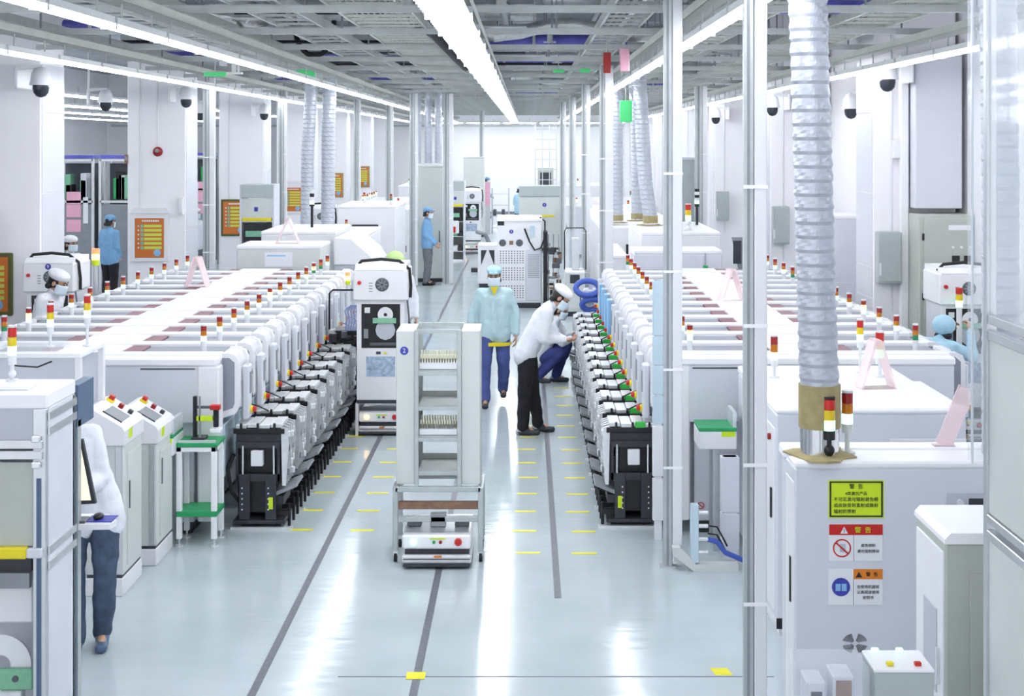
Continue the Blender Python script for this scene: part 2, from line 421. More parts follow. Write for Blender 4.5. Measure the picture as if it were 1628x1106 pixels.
for k, y in enumerate(COLY):
    tag(B(-6.9, 5.2, y + .2, y + .7, 5.35, ZC, 'ceiling').build('ceiling_beam'), '%s deep concrete beam between the columns' % ORD[k], 'beam', 'deep concrete beams')
    tag(B(-5.88, 4.18, y + 3.4, y + 3.52, 4.57, 4.8, 'steel_grey').build('steel_beam'), '%s steel cross beam halfway between the columns' % ORD[k], 'beam', 'steel cross beams')
rnd = random.Random(3)
for k in range(16):
    y = 12.5 + 2.5 * (k + 1) + .95; x0 = rnd.choice([-5.6, -4.2, -1.0, .2]); x1 = min(4.1, x0 + rnd.uniform(3.2, 6)); z = 5.03; h = rnd.uniform(.18, .3)
    t = thing('air_duct', '%s foil wrapped duct crossing above the trays' % (ORD[k] if k < 12 else ('thirteenth', 'fourteenth', 'fifteenth', 'farthest')[k - 12]), 'duct', ((x0 + x1) / 2, y, z), 0, 'foil wrapped ducts')
    d = (x1 - x0) / 2; B(-d, d, 0, .5, 0, h, 'foil', .03).build('duct_body', t)
    m2 = MB()
    for i in range(1, int(2 * d / .9)): B(-d + i * .9 - .02, -d + i * .9 + .02, -.015, .515, -.015, h + .015, 'alu_dull').build('flange', t)
    m2 = MB()
    for s in (-.8, .8): B(s * d - .01, s * d + .01, .2, .22, h, ZC - z, 'steel_grey').build('hanger', t)
pipes = [(12.5 + 2.5 * i + .45, 4.68, a, b) for i, a, b in ((2, -5.7, -3.4), (3, -1.5, 1.4), (4, -5.7, -2.4), (5, -2.6, 1.4), (1, 1.9, 4.0), (7, -1.3, 3.0), (8, -5.7, -2.0), (9, 1.9, 4.0), (11, -3.5, 1.0))]
for k, (y, z, x0, x1) in enumerate(pipes):
    t = thing('insulated_pipe', '%s violet insulated pipe crossing under the ceiling' % ORD[k], 'pipe', ((x0 + x1) / 2, y, z), 0, 'violet pipes'); d = (x1 - x0) / 2
    MB().cyl((-d, 0, 0), (d, 0, 0), .075, 'violet_pipe', 12).build('pipe', t)
    m2 = MB()
    for s in (-.7, .1, .75): B(s * d - .02, s * d + .02, -.085, .085, -.085, .085, 'steel_grey').cyl((s * d, 0, .08), (s * d, 0, ZC - z), .008, 'steel_grey', 5).build('pipe_clamp', t)
for k in range(14):
    x = (-5.3, -4.6, -4.1, -3.8, -2.9, -2.5, -2.2, -1.5, -.3, .1, .9, 2.1, 2.5, 3.4)[k]; y0 = 12.5 + 2.5 * rnd.randint(1, 8) + 2.05; z = 4.9; L = 2.5 * rnd.randint(4, 7); r = rnd.uniform(.025, .06)
    t = thing('service_pipe', '%s thin grey pipe running lengthwise near the ceiling' % (ORD[k] if k < 12 else ('thirteenth', 'last')[k - 12]), 'pipe', (x, y0, z), 0, 'lengthwise grey pipes')
    MB().cyl((0, 0, 0), (0, L, 0), r, rnd.choice(['steel_grey', 'alu_dull', 'tower_white']), 8).build('pipe', t)
    m2 = MB()
    for q in range(0, int(L), 5): B(-r - .01, r + .01, q - .02, q + .02, -r - .01, r + .01, 'steel_grey').cyl((0, q, 0), (0, q, ZC - z), .01, 'steel_grey', 5).build('pipe_clamp', t)
wv = random.Random(21)
for k in range(15):
    y = 12.5 + 2.5 * (k + 1) + 1.62; x0 = wv.choice([-5.5, -4.6, -3.1, -1.6, -.4, .6, 1.8]); x1 = min(3.9, x0 + wv.uniform(1.8, 4.5)); n = int((x1 - x0) / .16)
    pts = [(x0 + (x1 - x0) * i / n, y + .06 * math.sin(i * .8), 4.72 + .07 * math.sin(i * .55 + k)) for i in range(n + 1)]
    t = thing('insulated_hose', '%s wavy silver insulated hose lying across the trays' % nth(k), 'hose', (0, 0, 0), 0, 'wavy insulated hoses')
    MB().tube(pts, [.085 + .012 * (i % 2) for i in range(n + 1)], 'foil', 10).build('hose', t)
    for i in (2, n - 2): MB().cyl((pts[i][0], pts[i][1], pts[i][2]), (pts[i][0], pts[i][1], ZC), .008, 'mid_grey', 5).build('hanger_wire', t)
for k in range(18):
    y = 12.5 + 2.5 * (k % 12 + 1) + (2.12 if k < 12 else .2); x0 = wv.uniform(-5.6, 1.0); x1 = min(4.0, x0 + wv.uniform(1.5, 5)); mt_ = wv.choice(['black', 'tower_white', 'alu', 'dark_grey', 'tower_white'])
    t = thing('conduit', '%s thin conduit crossing the ceiling services' % nth(k), 'conduit', (0, y, 4.6), 0, 'thin cross conduits')
    MB().cyl((x0, 0, 0), (x1, 0, 0), .022, mt_, 8).build('pipe', t)
    for x in (x0 + .2, x1 - .2): MB().cyl((x, 0, 0), (x, 0, ZC - 4.6), .008, 'mid_grey', 5).build('hanger_wire', t)
drops = [(x, 12.5 + 2.5 * i + 1.8) for x, i in ((-4.9, 2), (-4.2, 3), (-3.6, 4), (-2.0, 3), (-1.9, 5), (-.8, 6), (.3, 2), (.5, 4), (.35, 6), (2.6, 1), (2.8, 3), (2.7, 5), (-4.8, 5), (-2.0, 7), (1.3, 8), (-3.5, 8))]
for k, (x, y) in enumerate(drops):
    t = thing('drop_post', '%s drop post hanging from the ceiling into the trays' % (ORD[k] if k < 12 else ('thirteenth', 'fourteenth', 'fifteenth', 'last')[k - 12]), 'post', (x, y, 4.58), 0, 'drop posts over the trays')
    B(-.035, .035, -.035, .035, 0, ZC - 4.58, rnd.choice(['steel_grey', 'blue_steel', 'alu_dull'])).build('upright', t)
    B(-.08, .08, -.08, .08, -.012, 0, 'steel_grey').build('foot_plate', t)
def loop(label, x, y, z, r, loc2):
    m2 = MB(); pts = [(x + r * math.cos(a) * .9, y, z + r * math.sin(a) * 1.4) for a in [math.pi * .9 + i * math.pi * 1.15 / 14 for i in range(15)]]
    tag(m2.tube(pts, .035, 'rubber', 8).build('hose_loop'), label, 'hose')
loop('black hose looping down from the trays at upper left', XX(500, 20), 20, ZZ(40, 20), .3, 0)
m2 = MB(); pts = [(XX(px, y), y, ZZ(py, y)) for px, py, y in ((655, 32, 15), (690, 55, 16.3), (715, 82, 18), (740, 108, 21))]
tag(m2.tube(pts, .05, 'rubber', 8).build('cable_bundle'), 'thick black cable bundle left of the middle lamp row', 'cable')
for px, py, y, w_, h, mt, lab in ((995, 177, 24, .2, .36, 'lit_exit', 'green exit board hanging over the right line'), (487, 117, 22, .3, .12, 'lit_exit', 'green exit sign by the left lamp row'),
                                  (888, 113, 22, .16, .05, 'lit_exit', 'small green sign above the aisle end'), (930, 112, 22, .15, .06, 'lit_exit', 'small green sign next to the red boxes'),
                                  (965, 100, 17, .09, .24, 'dark_red', 'dark red box hung on the trunking post'), (993, 95, 17, .11, .27, 'pink', 'pale red box hung beside the trunking post'),
                                  (342, 118, 20, .3, .06, 'lit_exit', 'narrow green sign beside the tall left post')):
    x, z = XX(px, y), ZZ(py, y)
    t = thing('hanging_sign', lab, 'sign', (x, y, z)); B(-w_ / 2, w_ / 2, -.03, .03, -h / 2, h / 2, mt, .008).build('board', t)
    MB().cyl((0, 0, h / 2), (0, 0, ZC - z), .008, 'steel_grey', 5).build('hanger_rod', t)
m2 = MB()
t = thing('white_bracket', 'white lamp bracket by the tall left post', 'bracket', (XX(372, 21), 21, ZZ(118, 21)))
m2.box(-.12, .12, -.05, .05, 0, .03, 'lamp_body'); m2.box(-.03, .03, -.02, .02, .03, .3, 'lamp_body'); m2.box(.05, .08, -.02, .02, .03, .3, 'lamp_body'); m2.build('arm', t)

# ================================================================== PLACEMENT LINES
P = .645
def tower_mesh(cols, r=.025, h=.043, base=.1, bm='tower_white', gap=.003):
    """pole mesh + list of lens meshes, standing at z = 0"""
    p = MB().cyl((0, 0, 0), (0, 0, base), r, bm, 12)
    z = base; ls = []
    for c in cols:
        ls.append(MB().cyl((0, 0, z), (0, 0, z + h - gap), r, c, 12).mesh('lens')); z += h
    p.cyl((0, 0, z), (0, 0, z + .012), r, bm, 12); p.cyl((0, 0, base - .001), (0, 0, z), r * .45, bm, 8)
    return p.mesh('tower_post'), ls
TW = {k: tower_mesh(v) for k, v in {'g': ('lit_green', 'lens_amber', 'lens_red'), 'a': ('lens_green', 'lit_amber', 'lens_red'), 'o': ('lens_green', 'lens_amber', 'lens_red'), 'ga': ('lit_green', 'lit_amber', 'lens_red')}.items()}
NAMES3 = ('green_lens', 'amber_lens', 'red_lens')
def tower(parent, kind, loc):
    t = ob('tower_light', TW[kind][0], parent, loc)
    for n, me in zip(NAMES3, TW[kind][1]): ob(n, me, t)
    return t
def mesh_set():
    g = {}
    g['base'] = MB().box(-1.02, 1.02, .004, P - .004, .1, .9, 'machine', .01).box(-.95, .95, .02, P - .02, 0, .1, 'dark').mesh('base_cabinet')
    g['body'] = B(-1.17, 1.17, .003, P - .003, .9, 1.42, 'machine', .012).mesh('upper_body')
    g['rail'] = B(-1.18, 1.18, 0, .13, 1.42, 1.485, 'white_bright', .01).mesh('top_rail')
    g['center'] = B(-.27, .27, .13, P, 1.42, 1.47, 'white_bright', .006).mesh('centre_cover')
    for s in (-1, 1):
        g['panel', s] = B(s * .44, s * 1.16, .14, P - .008, 1.42, 1.452, 'top_grey', .004).mesh('top_panel')
        g['slot', s] = B(s * .72, s * .9, .33, .355, 1.452, 1.456, 'mid_grey').mesh('vent_slot')
        g['mauve', s] = B(s * .28, s * .43, .13, P, 1.42, 1.462, 'mauve', .004).mesh('hinge_strip')
        prof = [(s * 1.17, 1.478), (s * 1.25, 1.478), (s * 1.30, 1.455), (s * 1.325, 1.40), (s * 1.325, 1.03), (s * 1.29, .97), (s * 1.17, .93)]
        h = MB().prism(prof, 'y', .05, .12, 'white').prism(prof, 'y', .41, .48, 'white')
        h.prism([(s * 1.17, 1.470), (s * 1.24, 1.470), (s * 1.285, 1.45), (s * 1.30, 1.39), (s * 1.30, 1.22), (s * 1.17, 1.22)], 'y', .12, .41, 'white')
        g['hood', s] = h.mesh('hood')
        g['recess', s] = MB().prism([(s * 1.18, 1.44), (s * 1.24, 1.44), (s * 1.285, 1.40), (s * 1.285, 1.06), (s * 1.27, 1.02), (s * 1.18, .99)], 'y', .045, .05, 'top_grey').mesh('hood_side')
        g['window', s] = B(s * 1.17, s * 1.285, .12, .41, .98, 1.22, 'machine_grey').mesh('hood_window')
        g['arm', s] = MB().box(s * 1.325, s * 1.385, .16, .30, .905, 1.36, 'machine', .012).box(s * 1.385, s * 1.392, .19, .27, 1.12, 1.30, 'mid_grey').mesh('operator_panel')
        g['stop', s] = MB().cyl((s * 1.385, .23, .98), (s * 1.405, .23, .98), .03, 'yellow', 10).cyl((s * 1.405, .23, .98), (s * 1.435, .23, .98), .024, 'red', 10).mesh('stop_button')
        g['cable', s] = MB().tube([(s * (1.345 + .03 * math.sin(i * .9)), .35 + .012 * math.cos(i * .8), 1.33 - i * .03) for i in range(13)], .0085, 'black', 6).mesh('cable')
        g['lever', s] = MB().tube([(s * 1.30, .44, 1.0), (s * 1.42, .45, .96), (s * 1.50, .46, .92)], .007, 'black', 6).box(s * 1.29, s * 1.32, .42, .47, .97, 1.03, 'dark_grey').mesh('lever')
        g['shield', s] = B(s * 1.02, s * 1.20, .05, .5, .44, .88, 'pale_blue', .006).mesh('shield')
    return g
G = mesh_set()
def module(x, y, label, grp, inner, kinds, full=True):
    t = thing('placement_module', label, 'machine', (x, y, 0), 0, grp)
    ob('base_cabinet', G['base'], t); ob('upper_body', G['body'], t); ob('top_rail', G['rail'], t); ob('centre_cover', G['center'], t)
    for s in (-1, 1):
        pn = ob('top_panel', G['panel', s], t); ob('hinge_strip', G['mauve', s], t)
        tower(t, kinds[0 if s < 0 else 1], (s * .97, .3, 1.45))
        h = ob('hood', G['hood', s], t)
        if full:
            ob('vent_slot', G['slot', s], pn); ob('hood_window', G['window', s], h); ob('hood_side', G['recess', s], h)
            if s == inner: ob('shield', G['shield', s], t)
            a = ob('operator_panel', G['arm', s], t); ob('stop_button', G['stop', s], a)
            ob('cable', G['cable', s], t)
            if s == inner: ob('lever', G['lever', s], t)
    return t
# feeder cart (x: 0 at the machine, towards the aisle), one mesh set for each side
def cart_set(s):
    g = {}
    g['base_plate'] = MB().box(s * 0, s * .43, .03, .60, .045, .075, 'dark', .004).mesh('base_plate')
    g['floor_strip'] = B(s * -.02, s * .50, .02, .07, 0, .02, 'silver').mesh('floor_strip')
    g['chassis'] = MB().box(s * .03, s * .33, .10, .46, .12, .70, 'black', .01).box(s * .02, s * .40, .07, .44, .70, .80, 'dark', .006).mesh('chassis')
    e = MB().box(s * .03, s * .39, .05, .07, .40, .46, 'dark')
    for x in (.05, .27): e.box(s * x, s * (x + .09), .035, .06, .08, .46, 'dark', .003)
    for x in (.02, .37): e.box(s * x, s * (x + .02), .05, .07, .40, .73, 'dark')
    e.box(s * .03, s * .39, .045, .07, .68, .73, 'dark')
    for x in (.07, .29):
        for k in range(5): e.box(s * x, s * (x + .012), .032, .036, .16 + k * .045, .172 + k * .045, 'silver')
    g['end_plate'] = e.mesh('end_plate')
    g['rod'] = [MB().cyl((s * x, .05, .46), (s * x, .05, .70), .011, 'chrome', 8).mesh('guide_rod') for x in (.08, .34)]
    g['reel_box'] = B(s * .15, s * .25, .03, .10, .53, .66, 'paper', .004).mesh('label_box')
    g['tag'] = B(s * .30, s * .335, .028, .034, .17, .27, 'lime').mesh('tag')
    g['feeder'] = [B(s * (.02 + k * .098), s * (.02 + k * .098 + .092), .05, .40, .842 + .006 * (k % 2), .875 + .006 * (k % 2), 'silver', .004).mesh('feeder_cover') for k in range(4)]
    bar = MB().box(s * .0, s * .43, .04, .075, .80, .842, 'black', .004).box(s * .0, s * .42, .40, .43, .80, .842, 'black', .004)
    bar.box(s * .02, s * .41, .075, .40, .80, .838, 'dark')
    for x in (.06, .2, .34): bar.box(s * x, s * (x + .018), .02, .05, .83, .89, 'black')
    g['feeder_bed'] = bar.mesh('feeder_bed')
    side = [(s * .40, .86), (s * .455, .84), (s * .465, .70), (s * .45, .50), (s * .44, .36), (s * .41, .36)]
    g['reel_guard'] = [MB().prism(side, 'y', y, y + .016, 'silver').mesh('reel_guard') for y in (.055, .15, .24, .33, .42)]
    g['reels'] = MB().box(s * .37, s * .43, .08, .42, .38, .78, 'black', .006).mesh('reel_bank')
    g['clips'] = [MB().box(s * .425, s * .462, y, y + .05, z, z + .05, m, .004).mesh('reel_clip') for y, z, m in ((.11, .64, 'dark_grey'), (.24, .50, 'paper'), (.33, .62, 'mid_grey'), (.34, .52, 'paper'), (.09, .76, 'paper'), (.19, .74, 'silver'), (.28, .73, 'paper'), (.37, .75, 'silver'), (.13, .44, 'mid_grey'), (.28, .42, 'silver'), (.36, .40, 'paper'), (.2, .58, 'silver'))]
    g['tray'] = MB().prism([(s * .33, .30), (s * .52, .37), (s * .53, .35), (s * .34, .27)], 'y', .06, .44, 'mid_grey').box(s * .33, s * .42, .08, .42, .20, .27, 'dark').mesh('waste_tray')
    g['pedal'] = [B(s * .36, s * .47, y, y + .03, .10, .14, 'black').cyl((s * .46, y + .015, .0), (s * .46, y + .015, .2), .014, 'black', 6).mesh('pedal') for y in (.1, .33, .54)]
    g['caster'] = [MB().cyl((s * x, y - .014, .035), (s * x, y + .014, .035), .035, 'rubber', 12).box(s * x - .012, s * x + .012, y - .012, y + .012, .035, .06, 'silver').mesh('caster') for x in (.09, .36) for y in (.1, .53)]
    g['hose'] = MB().tube([(s * .0, .02 + .06, .62), (s * -.06, .1, .5), (s * -.02, .09, .3), (s * .05, .12, .2)], .018, 'rubber', 6).mesh('hose')
    g['flag'] = B(s * .1, s * .19, .045, .075, .835, .89, 'flag_green', .004).mesh('status_flag')
    return g
CS = {s: cart_set(s) for s in (-1, 1)}
def cart(s, x, y, label, grp, flag=False):
    g = CS[s]; t = thing('feeder_cart', label, 'feeder cart', (x, y, 0), 0, grp)
    for k in ('base_plate', 'floor_strip', 'chassis', 'feeder_bed', 'tray', 'hose'):
        ob({'tray': 'waste_tray'}.get(k, k), g[k], t)
    e = ob('end_plate', g['end_plate'], t); ob('tag', g['tag'], e); ob('label_box', g['reel_box'], e)
    for m in g['rod']: ob('guide_rod', m, e)
    for m in g['pedal']: ob('pedal', m, t)
    for m in g['feeder']: ob('feeder_cover', m, t)
    rb = ob('reel_bank', g['reels'], t)
    for m in g['reel_guard']: ob('reel_guard', m, rb)
    for m in g['clips']: ob('reel_clip', m, rb)
    for m in g['caster']: ob('caster', m, t)
    if flag: ob('status_flag', g['flag'], t)
    return t
XLL, XRL, YL, YR = -3.74, 2.37, 12.2, 12.25
k2 = 'o'
KL = ['o', 'o', 'ga', 'g', 'g', 'g', 'g', 'g', 'g', 'g', 'g', 'g', 'g']
KLr = ['g', 'g', 'g', 'g', 'g', 'ga', 'g', 'g', 'g', 'g', 'a', 'o', 'g']
KR = ['ga', 'g', 'g', 'g', 'g', 'g', 'g', 'g', 'g', 'g', 'g', 'g', 'o']
KRr = ['o', 'g', 'g', 'ga', 'g', 'g', 'g', 'g', 'g', 'o', 'g', 'g', 'g']
for k in range(13):
    module(XLL, YL + k * P, '%s module of the left placement line' % ORD[k], 'left placement line', 1, (KL[k], KLr[k]))
    module(XRL, YR + k * P, '%s module of the right placement line' % ORD[k], 'right placement line', -1, (KR[k], KRr[k]))
    if k < 12: cart(1, XLL + 1.27, YL + .02 + k * P, '%s feeder cart docked at the left placement line' % ORD[k], 'left feeder carts')
    cart(-1, XRL - 1.27, YR + .02 + k * P, '%s feeder cart docked at the right placement line' % ORD[k], 'right feeder carts', True)
# end covers closing the near ends of both lines
def end_cover(x, y, s, label):
    t = thing('line_end_cover', label, 'machine cover', (x, y, 0))
    MB().box(-1.17, 1.17, -.16, -.002, .93, 1.40, 'machine', .01).box(-.98, .98, -.1, -.002, .1, .93, 'machine', .006).build('cover', t)
    B(-1.18, 1.18, -.17, -.002, 1.40, 1.47, 'white_bright', .014).build('top_lip', t)
    B(s * .55, s * 1.0, -.165, -.158, 1.375, 1.385, 'dark').build('slot', t)
    B(s * 1.02, s * 1.20, -.17, -.002, .12, 1.40, 'white', .012).build('corner_column', t)
    B(-.55, .55, -.112, -.10, .86, .98 - .05, 'olive_grey').build('transfer_slot', t)
    B(-.4, .98, -.12, -.1, .16, .35, 'beige').build('lower_panel', t)
    B(-.95, .95, -.08, -.003, 0, .1, 'dark').build('plinth', t)
    return t
end_cover(XLL, YL, 1, 'grey end cover closing the near end of the left placement line')
end_cover(XRL, YR, -1, 'grey end cover closing the near end of the right placement line')

# ================================================================== GENERIC EQUIPMENT
def big_tower(parent, loc, cols, r=.03, h=.055, base=.12, bm='tower_white', ball=True):
    p, ls = tower_mesh(cols, r, h, .05, bm)
    post = MB().cyl((0, 0, 0), (0, 0, base), r * .45, bm, 8).cyl((0, 0, 0), (0, 0, .012), r * 1.4, bm, 12)
    if ball: post.ell((0, 0, base * .45), (r * .95, r * .95, r * .95), bm)
    t = ob('tower_light', post.mesh('tower_pole'), parent, loc)
    ob('lamp_base', p, t, (0, 0, base))
    for n, me in zip(('green_lens', 'amber_lens', 'red_lens'), ls): ob(n, me, t, (0, 0, base))
    return t
GYR = ('lit_green', 'lens_yellow', 'red'); GAR = ('lit_green', 'lens_amber', 'lens_red')
def cabinet(name, label, cat, x0, x1, y0, y1, h, mt='machine', top='white_bright', doors=2, window=None, towers=(), plinth=.09, seams=True, group=None):
    cx, cy = (x0 + x1) / 2, (y0 + y1) / 2; a, d = (x1 - x0) / 2, (y1 - y0) / 2
    t = thing(name, label, cat, (cx, cy, 0), 0, group)
    B(-a + .03, a - .03, -d + .03, d - .03, 0, plinth, 'dark').build('plinth', t)
    B(-a, a, -d, d, plinth, h - .06, mt, .012).build('body', t)
    B(-a - .004, a + .004, -d - .004, d + .004, h - .06, h, top, .014).build('top_cover', t)
    if seams:
        for s, sx in ((-1, -a), (1, a)):
            B(sx - .006, sx + .006, -d + .05, d - .05, plinth + .08, h * .55, mt, .004).build('side_panel', t)
    for k in range(doors):
        w_ = 2 * (a - .04) / doors
        dr = B(-a + .04 + k * w_ + .008, -a + .04 + (k + 1) * w_ - .008, -d - .008, -d + .004, plinth + .05, h * .56, mt, .003).build('door', t)
        B(-a + .04 + (k + 1) * w_ - .06, -a + .04 + (k + 1) * w_ - .035, -d - .02, -d - .007, h * .34, h * .44, 'dark_grey', .003).build('handle', dr)
    if window:
        x_0, x_1, z0, z1, wm = window
        B(x_0 * a, x_1 * a, -d - .007, -d + .004, z0 * h, z1 * h, wm, .002).build('window', t)
    for (tx, ty, kind) in towers: tower(t, kind, (tx * a, ty * d, h))
    return t
def agv(name, label, x, y, w_=.53, d=.62, lamp='lit_amber', group=None):
    """low automated vehicle; y is its near end"""
    t = thing(name, label, 'robot', (x, y, 0), 0, group); a = w_ / 2
    MB().box(-a, a, .03, d, .035, .10, 'white', .012).box(-a + .01, a - .01, .0, d, .0205, .035, 'dark').build('bumper', t)
    B(-a + .01, a - .01, .02, .03, .07, .075, 'black').build('bumper_slot', t)
    B(-a + .02, a - .02, .06, d - .03, .10, .15, 'dark').build('chassis', t)
    b = B(-a + .005, a - .005, .02, d, .15, .255, 'white_bright', .012).build('control_panel', t)
    MB().lathe([(.026, .0), (.026, -.012), (.018, -.02)], (-a + .09, .02, .205), lamp, 12, 'y').build('lamp', b)
    MB().lathe([(.03, .0), (.03, -.008), (.024, -.03)], (a - .1, .02, .205), 'red', 12, 'y').build('stop_button', b)
    for k, m in ((-.02, 'green'), (.03, 'dark_red')): MB().lathe([(.013, 0), (.013, -.012)], (k, .02, .205), m, 8, 'y').build('push_button', b)
    B(-.05, .07, .016, .021, .225, .235, 'lime').build('button_label', b)
    B(-.02, .04, .022, .03, .085, .098, 'orange').build('sensor', t)
    B(-a + .01, a - .01, .04, d - .02, .255, .27, 'alu').build('deck', t)
    for s in (-1, 1):
        for yy in (.12, d - .12): MB().cyl((s * (a - .05) - .015, yy, .035), (s * (a - .05) + .015, yy, .035), .035, 'rubber', 12).build('wheel', t)
    return t
def number_disc(parent, n, x, y, z, r=.035):
    d = MB().lathe([(r, 0), (r, -.004)], (x, y, z), 'navy_disc', 20, 'y').build('number_disc', parent)
    text(n, r * 1.5, 'paper', d, (x, y - .006, z))
def agv_cabinet(label, x, y, n=None, base=True, group=None, hgt=1.9):
    """white reel cabinet riding on a low robot; y near face"""
    if base: agv('transport_robot', 'low white robot carrying ' + label, x, y, .5, .6)
    t = thing('reel_cabinet', label, 'cabinet', (x, y, 0)); a = .265
    for s in (-1, 1):
        B(s * a - .015, s * a + .015, .0, .58, 0, .36, 'white').build('skirt', t)
    B(-a, a, 0, .6, .36, .40, 'dark').build('base_plate', t)
    B(-a, a, .03, .6, .40, 1.50, 'machine', .008).build('body', t)
    fr = MB().box(-a, -a + .05, 0, .03, .40, 1.5, 'white').box(a - .05, a, 0, .03, .40, 1.5, 'white').box(-a + .05, a - .05, 0, .03, .40, .97, 'white').box(-a + .05, a - .05, 0, .03, 1.46, 1.5, 'white').build('front_panel', t)
    B(-.16, .16, -.004, 0, .66, .88, 'film').build('film_label', fr)
    B(-.05, .0, -.003, .0, .905, .935, 'dark').build('plate', fr); MB().prism([(.03, .905), (.07, .905), (.05, .94)], 'y', -.003, 0, 'yellow').build('warning_mark', fr)
    w_ = B(-a + .05, a - .05, .024, .032, .97, 1.46, 'black').build('window_bay', t)
    MB().lathe([(.085, 0), (.085, -.008), (.02, -.008), (.02, 0)], (.05, .018, 1.34), 'paper', 24, 'y', ring=True).build('reel', w_)
    MB().box(-.09, .17, .0, .01, 1.245, 1.305, 'pcb_green', .003).build('reel_holder', w_)
    MB().lathe([(.11, 0), (.11, -.006)], (.05, .022, 1.17), 'machine_grey', 12, 'y').build('disc', w_)
    B(-.18, -.12, .01, .022, 1.36, 1.42, 'paper').build('note', w_); B(-.19, -.14, .008, .022, 1.08, 1.18, 'mid_grey').build('motor', w_); B(-.12, .18, .008, .022, 1.00, 1.03, 'dark_grey').build('rail', w_)
    hd = MB().box(-.30, .30, -.05, .6, 1.5, 1.84, 'white', .015).prism([(-.05, 1.84), (.6, 1.84), (.6, hgt), (.02, hgt)], 'x', -.28, .28, 'white_bright').build('head_unit', t)
    f = MB().lathe([(.075, 0), (.075, -.006), (.06, -.01)], (.02, -.05, 1.68), 'dark_grey', 20, 'y').build('fan', hd)
    for k in range(4):
        q = MB().box(-.06, .06, -.003, .0, -.006, .006, 'mid_grey').build('fan_guard', hd, (.02, -.061, 1.68)); q.rotation_euler = (0, R(45 * k), 0)
    MB().lathe([(.022, 0), (.022, -.02)], (-.23, -.05, 1.70), 'red', 10, 'y').build('stop_button', hd)
    for k in range(4): B(-.125 + .0, -.085, -.053, -.05, 1.6 + .03 * k, 1.61 + .03 * k, 'mid_grey').build('vent_slot', hd)
    MB().tube([(-.28, .1, 1.86), (-.22, .08, 1.93), (.0, .08, 1.95), (.2, .08, 1.93), (.31, .1, 1.84), (.325, .12, 1.65), (.315, .15, 1.52)], .018, 'rubber', 8).build('cable', t)
    MB().tube([(.29, .05, 1.5), (.31, .05, 1.3), (.30, .05, 1.05)], .01, 'dark_grey', 6).build('handle', t)
    if n: number_disc(t, n, .0, -.051, 1.80, .035)
    return t
def flex_duct(label, path, r=.112, bot=None, n=22, pitch=.078):
    """corrugated duct along a path of points from bottom to top"""
    pts = [Vector(p) for p in path]; o = pts[0]; vs = []; L = 0.; m = n * 2 if n > 15 else n; st = pitch / 4
    for q, (a, b) in enumerate(zip(pts, pts[1:])):
        cnt = max(2, int((b - a).length / st))
        for i in range(cnt + (q == len(pts) - 2)):
            c = a.lerp(b, i / cnt) - o; ph = (L + (b - a).length * i / cnt) / pitch; fr = ph - math.floor(ph)
            for k in range(m):
                an = 2 * math.pi * k / m; rr = r * (1 - .085 * fr + .028 * math.sin(7 * an + 5.5 * fr + 1.7 * math.floor(ph)) * math.sin(math.pi * min(1, fr * 1.2)))
                vs.append((c.x + rr * math.cos(an), c.y + rr * math.sin(an), c.z))
        L += (b - a).length
    nr = len(vs) // m
    t = thing('exhaust_duct', label, 'duct', tuple(o))
    MB().add(vs, [(i * m + k, i * m + (k + 1) % m, (i + 1) * m + (k + 1) % m, (i + 1) * m + k) for i in range(nr - 1) for k in range(m)] + [tuple(range(m))[::-1]], 'flex', False).build('hose', t)
    if bot:
        MB().cyl((0, 0, -bot[0]), (0, 0, .04), r * 1.04, 'cardboard', 18).build('collar', t)
        MB().cyl((0, 0, -bot[1]), (0, 0, -bot[0] + .01), r * .97, 'chrome', 18).build('spigot', t)
        mb = MB(); rn = random.Random(len(label))
        pr = [(r * 1.05 + rn.uniform(.03, .11), rn.uniform(0, .012)) for k in range(16)]
        vs = [((q[0]) * math.cos(k / 16 * 6.283), q[0] * math.sin(k / 16 * 6.283), -bot[1] + .004 + q[1]) for k, q in enumerate(pr)]
        vs += [(r * .9 * math.cos(k / 16 * 6.283), r * .9 * math.sin(k / 16 * 6.283), -bot[1] + .02) for k in range(16)]
        vs += [(v[0], v[1], -bot[1]) for v in vs[:16]]
        mb.add(vs, [(k, (k + 1) % 16, 16 + (k + 1) % 16, 16 + k) for k in range(16)] + [(k, 32 + k, 32 + (k + 1) % 16, (k + 1) % 16) for k in range(16)], 'cardboard')
        mb.build('flange', t)
    return t
def dome_camera(label, x, y, z, side=1, wall=None):
    t = thing('dome_camera', label, 'camera', (x, y, z)); s = side
    MB().box(s * -.30, s * -.26, -.05, (wall - y) if wall else .05, -.05, .22, 'tower_white', .01).prism([(s * -.28, .17), (s * .03, .19), (s * .03, .23), (s * -.28, .22)], 'y', -.04, .04, 'tower_white').build('bracket', t)
    MB().lathe([(.03, .21), (.075, .19), (.105, .13), (.12, .04), (.13, .0), (.13, -.01)], (0, 0, 0), 'tower_white', 20).build('housing', t)
    MB().lathe([(.095, -.01), (.095, -.05), (.085, -.10), (.055, -.14), (.01, -.155)], (0, 0, 0), 'dark_glass', 18).build('dome', t)
    if not wall: MB().cyl((s * -.28, 0, .2), (s * -.28, 0, ZC - z), .02, 'tower_white', 8).build('drop_rod', t)
